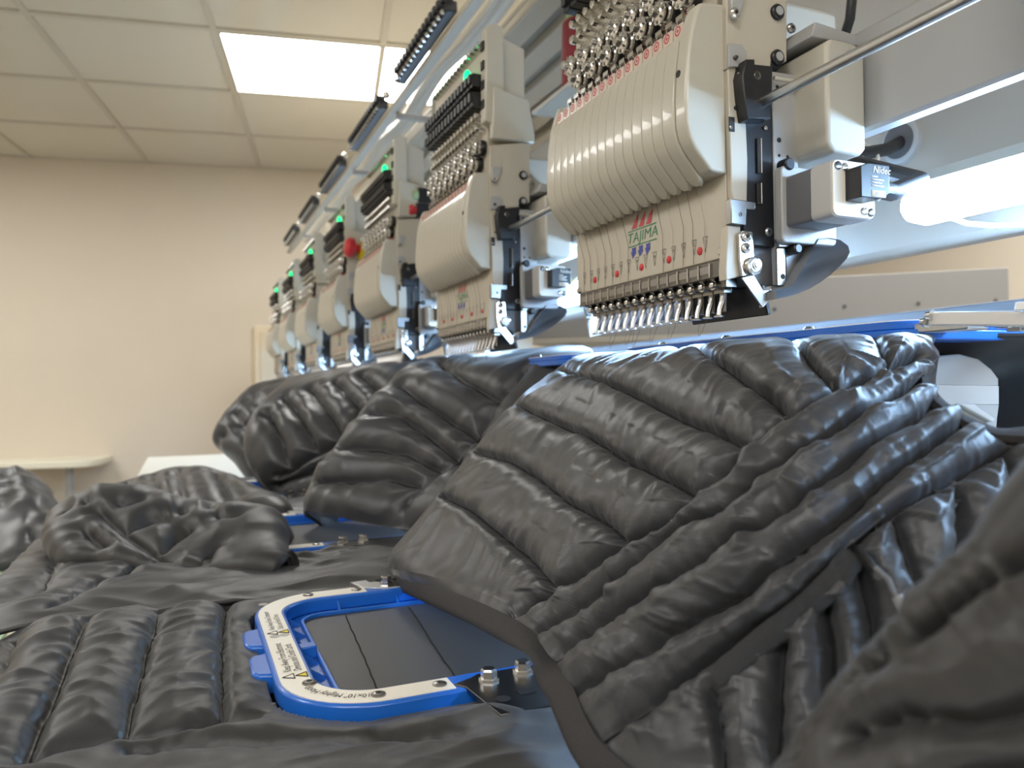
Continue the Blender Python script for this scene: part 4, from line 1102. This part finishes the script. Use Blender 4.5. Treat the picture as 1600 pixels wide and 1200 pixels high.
# --- third draped vest
V3 = [
 [(465,602,1.80),(530,590,1.72),(590,583,1.62),(650,578,1.55),(710,574,1.48)],
 [(430,628,1.72),(500,612,1.64),(575,597,1.56),(640,592,1.50),(700,588,1.43)],
 [(402,668,1.66),(460,660,1.58),(540,650,1.50),(610,645,1.44),(680,640,1.38)],
 [(400,705,1.62),(465,705,1.54),(540,695,1.47),(610,690,1.41),(680,690,1.36)],
 [(415,735,1.60),(470,740,1.52),(545,735,1.45),(610,735,1.40),(680,740,1.35)],
 [(445,768,1.58),(500,772,1.50),(560,772,1.44),(620,772,1.39),(690,780,1.34)],
]
C3 = px_ctrl(V3, atD); C3 = np.concatenate([C3[:, :1] + np.array([.05, .06, -.03]), C3], 1)
SEAMS3 = [
 [(452,632),(480,667),(502,707)], [(490,617),(515,647),(542,692)], [(530,605),(555,632),(577,662)], [(570,594),(605,627)],
 [(422,652),(440,680),(457,730)], [(440,742),(460,735),(502,710),(557,687),(592,650)], [(437,755),(500,735),(560,705),(600,680)],
]
P3, N3, B3 = quilt(C3, 150, 130, SEAMS3, puff=.022, R=.036, pucker=.003, wr=.0024, wf=(6, 22), seed=41, pf=45, crease=.005, step=1.8, skip=.21)
v3, o3 = vest('quilted_vest', P3, M['nylon'], 'third quilted vest with parallel channels, hanging above the small far hoop', group='vests draped from the machine'); fix_flip(o3, N3, P3)
groove_stitch_shade(v3, P3, B3, N3, SEAMS3, .0016, skip=.21)
part('armhole_binding', binding_along([P3[i, 20] for i in range(75, 150, 3)], .006, .5), M['bind'], v3, sharp=60)
# --- fourth draped vest, farthest
V4 = [
 [(420,606,2.30),(480,597,2.2),(540,590,2.1),(600,584,2.0)],
 [(392,618,2.25),(450,612,2.15),(520,606,2.05),(590,600,1.98)],
 [(362,652,2.18),(420,655,2.08),(490,650,2.0),(560,650,1.92)],
 [(346,684,2.14),(400,692,2.04),(470,690,1.96),(540,690,1.88)],
 [(368,708,2.10),(410,720,2.0),(470,725,1.93),(540,730,1.86)],
 [(395,740,2.06),(430,752,1.98),(480,756,1.92),(540,760,1.85)],
]
C4 = px_ctrl(V4, atD); C4 = np.concatenate([C4[:, :1] + np.array([.05, .08, -.02]), C4], 1)
P4, N4, B4 = quilt(C4, 110, 90, [[(400,625),(420,660),(435,700)], [(372,650),(395,690),(415,730)], [(350,684),(400,660),(450,640)]], puff=.020, R=.04, pucker=.003, wr=.004, wf=(6, 18), seed=51, pf=40, crease=.005, step=2)
v4, o4 = vest('quilted_vest', P4, M['nylon'], 'farthest draped black vest, pointed outline against the pale wall', group='vests draped from the machine'); fix_flip(o4, N4, P4)

# --- vests spread on the front table, clamped in the hoops
def flat_vest(k, x0, x1, y0, y1, seams, label, seed, m, zfun=None, nu=330, nv=330, edge=None):
    xs = np.linspace(x0, x1, 12); ys = np.linspace(y0, y1, 12)
    C = np.zeros((12, 12, 3))
    for i, x in enumerate(xs):
        for j, y in enumerate(ys):
            z = -.2010
            if zfun: z += zfun(x, y)
            C[i, j] = (x, y, z)
    C[0, :, 2] -= .012; C[:, 0, 2] -= .008; C[:, -1, 2] -= .012
    yo = .5*k
    def sdf(P, grow=0.0):
        # signed distance to the rounded outline of the hoop (open towards the machine)
        x0, x1, y0, y1 = HX0-grow, .62, HY_0+yo-grow, HY_1+yo+grow; r = HR+grow
        qx = np.abs(P[..., 0]-(x0+x1)/2) - (x1-x0)/2 + r; qy = np.abs(P[..., 1]-(y0+y1)/2) - (y1-y0)/2 + r
        return np.hypot(np.maximum(qx, 0), np.maximum(qy, 0)) + np.minimum(np.maximum(qx, qy), 0) - r
    def mask(P):
        # flat where the hoop clamps it and inside the hoop
        d = sdf(P)
        return .30 + .70*np.clip((d - .004)/.022, 0, 1)
    P, N, B = quilt(C, nu, nv, seams, puff=.0105, R=.030, pucker=.0030, wr=.0026, wdirs=((1, .25, 0), (1, -.5, 0)), wf=(7, 34), seed=seed, smooth_mask=mask, face=np.array([0, 0, 1.0]), pf=60, soft=10, step=1.5)
    # keep the cloth under the hoop frame
    d = sdf(P, .002)
    inner = d < 0
    ix = sdf(P, -.038) < 0
    P[..., 2] = np.where(inner & ~ix, np.minimum(P[..., 2], ZL - .0205), P[..., 2])
    P[..., 2] = np.where(ix, np.minimum(P[..., 2], ZL - .0130), P[..., 2])
    t, o = vest('spread_vest', P, m, label, .004, group='vests spread on the front table'); fix_flip(o, N, P)
    if seams: groove_stitch_shade(t, P, B, N, seams, .0006)
    return t, P, N
SF1 = [
 [(267,905),(250,960),(234,1008),(215,1080),(195,1158)], [(156,928),(117,1008),(87,1089),(45,1185),(38,1200)], [(69,948),(30,984),(18,1023),(0,1065),(-20,1100)],
 [(366,912),(352,960),(348,1000),(348,1060),(348,1128)], [(40,1190),(120,1172),(195,1160),(280,1150),(348,1135),(400,1128)], [(200,1178),(330,1175),(480,1172),(600,1168),(720,1160)],
 [(530,937),(545,970),(560,1002),(580,1050),(597,1090)], [(625,926),(645,955),(665,985),(700,1037),(722,1067)],
]
zf = lambda x, y: .010*np.exp(-((x+.06)/.07)**2)*np.exp(-((y-.66)/.12)**2) - (.02 if x < -.16 else 0)
t1, PF1, NF1 = flat_vest(0, -.225, .46, .235, .800, SF1, 'vest spread under the nearest blue hoop, filling the lower left corner', 61, M['nylon2'], zf)
SF2 = [[(75,958),(110,940),(157,915)], [(184,908),(215,895),(260,880)], [(30,945),(60,935),(95,870)]]
t2, PF2, NF2 = flat_vest(1, -.19, .46, .775, 1.30, SF2, 'vest spread under the second blue hoop, flat part behind the nearest one', 71, M['nylon2'], None, 200, 200)
t3, PF3, NF3 = flat_vest(2, -.12, .46, 1.315, 1.85, [], 'vest spread under the third blue hoop, farthest back on the table', 81, M['nylon'], None, 120, 120)
# folded-over halves of the spread vests
HP2 = [
 [(112,842,1.20),(180,815,1.22),(290,815,1.18),(380,825,1.12),(440,838,1.08)],
 [(96,808,1.04),(172,773,1.03),(285,795,1.0),(365,800,.985),(425,820,.965)],
 [(93,840,.955),(185,818,.95),(290,842,.93),(370,845,.905),(428,858,.89)],
 [(120,868,.905),(215,862,.893),(300,880,.868),(375,878,.85),(432,885,.842)],
 [(150,880,.900),(240,886,.868),(310,896,.855),(380,896,.842),(436,897,.838)],
]
def tuck(C, sides, dz=-.035, push=.02, floor=TZ+.004):
    # extra border that turns the cloth under at the named sides (t,b,l,r)
    c = C.reshape(-1, 3).mean(0)
    def out(e):
        v = e - c; v[..., 2] = 0; v = v/(np.linalg.norm(v, axis=-1, keepdims=True)+1e-9)
        q = e - v*push; q[..., 2] = np.maximum(e[..., 2]+dz, floor); return q
    if 't' in sides: C = np.concatenate([out(C[:1].copy()), C], 0)
    if 'b' in sides: C = np.concatenate([C, out(C[-1:].copy())], 0)
    if 'l' in sides: C = np.concatenate([out(C[:, :1].copy()), C], 1)
    if 'r' in sides: C = np.concatenate([C, out(C[:, -1:].copy())], 1)
    return C
PH2, NH2, BH2 = quilt(tuck(px_ctrl(HP2, atD), 'blr'), 130, 190, [
 [(140,793),(170,815),(196,840),(240,870),(265,885)], [(196,838),(235,822),(290,805)], [(257,870),(275,850),(300,838)], [(325,888),(330,870),(350,860)], [(110,805),(140,840),(165,860)], [(330,800),(340,815),(375,812)], [(150,798),(185,797),(222,787)]],
 puff=.016, R=.032, pucker=.003, wr=.0020, wdirs=((1, .3, 0), (.3, .8, .4)), wf=(8, 24), seed=91, pf=50, crease=.004, step=1.4)
vh2, oh2 = vest('folded_vest', PH2, M['nylon2'], 'rumpled folded vest lying left of the second blue hoop', group='vests folded on the front table'); fix_flip(oh2, NH2, PH2)
part('binding_loop', G().tube([atD(x, y, d_) for x, y, d_ in ((95,862,.93),(85,845,.96),(90,832,.98),(98,833,.98),(96,850,.95),(84,872,.92))], .0035, 8, .5), M['bind'], vh2)
HP3 = [
 [(152,795,1.75),(215,785,1.78),(300,772,1.76),(370,775,1.7),(440,790,1.62)],
 [(154,780,1.55),(210,760,1.58),(290,740,1.57),(345,750,1.53),(398,782,1.48)],
 [(160,785,1.42),(225,775,1.42),(300,765,1.40),(360,775,1.37),(430,790,1.34)],
 [(170,805,1.34),(240,805,1.33),(310,805,1.30),(370,805,1.28),(440,805,1.26)],
]
PH3, NH3, BH3 = quilt(tuck(px_ctrl(HP3, atD), 'blr'), 90, 130, [[(198,750),(200,775),(205,800)], [(242,738),(246,770),(250,800)], [(280,724),(286,765),(292,800)], [(330,730),(350,765),(365,795)]], puff=.018, R=.036, pucker=.003, wr=.003, wf=(6, 20), seed=95, pf=45, crease=.005, step=1.8)
vh3, oh3 = vest('folded_vest', PH3, M['nylon'], 'domed folded vest left of the third hoop, in front of the white table', group='vests folded on the front table'); fix_flip(oh3, NH3, PH3)
# dark garments on the low table at the left edge
DP = [
 [(-230,850,2.30),(-120,830,2.30),(0,800,2.25),(60,800,2.2),(100,830,2.15)],
 [(-230,790,2.10),(-120,755,2.10),(5,738,2.06),(30,737,2.04),(70,775,2.0)],
 [(-230,820,1.92),(-120,800,1.92),(0,790,1.88),(50,790,1.86),(92,822,1.86)],
 [(-230,890,1.76),(-120,885,1.74),(0,868,1.72),(50,850,1.74),(97,842,1.78)],
 [(-230,915,1.72),(-120,912,1.70),(0,888,1.70),(50,870,1.72),(98,850,1.77)],
]
PD, ND, BD = quilt(tuck(px_ctrl(DP, atD), 'tblr', -.08, .04, -.383), 100, 110, [[(0,790),(40,795),(90,815)], [(20,740),(40,790),(50,850)]], puff=.015, R=.05, wr=.006, wf=(5, 14), seed=99, pf=40, step=2)
vd, od = vest('garment_pile', PD, M['nylon'], 'black garments heaped on the low table at the left edge'); vd['category'] = 'garment'; fix_flip(od, ND, PD)
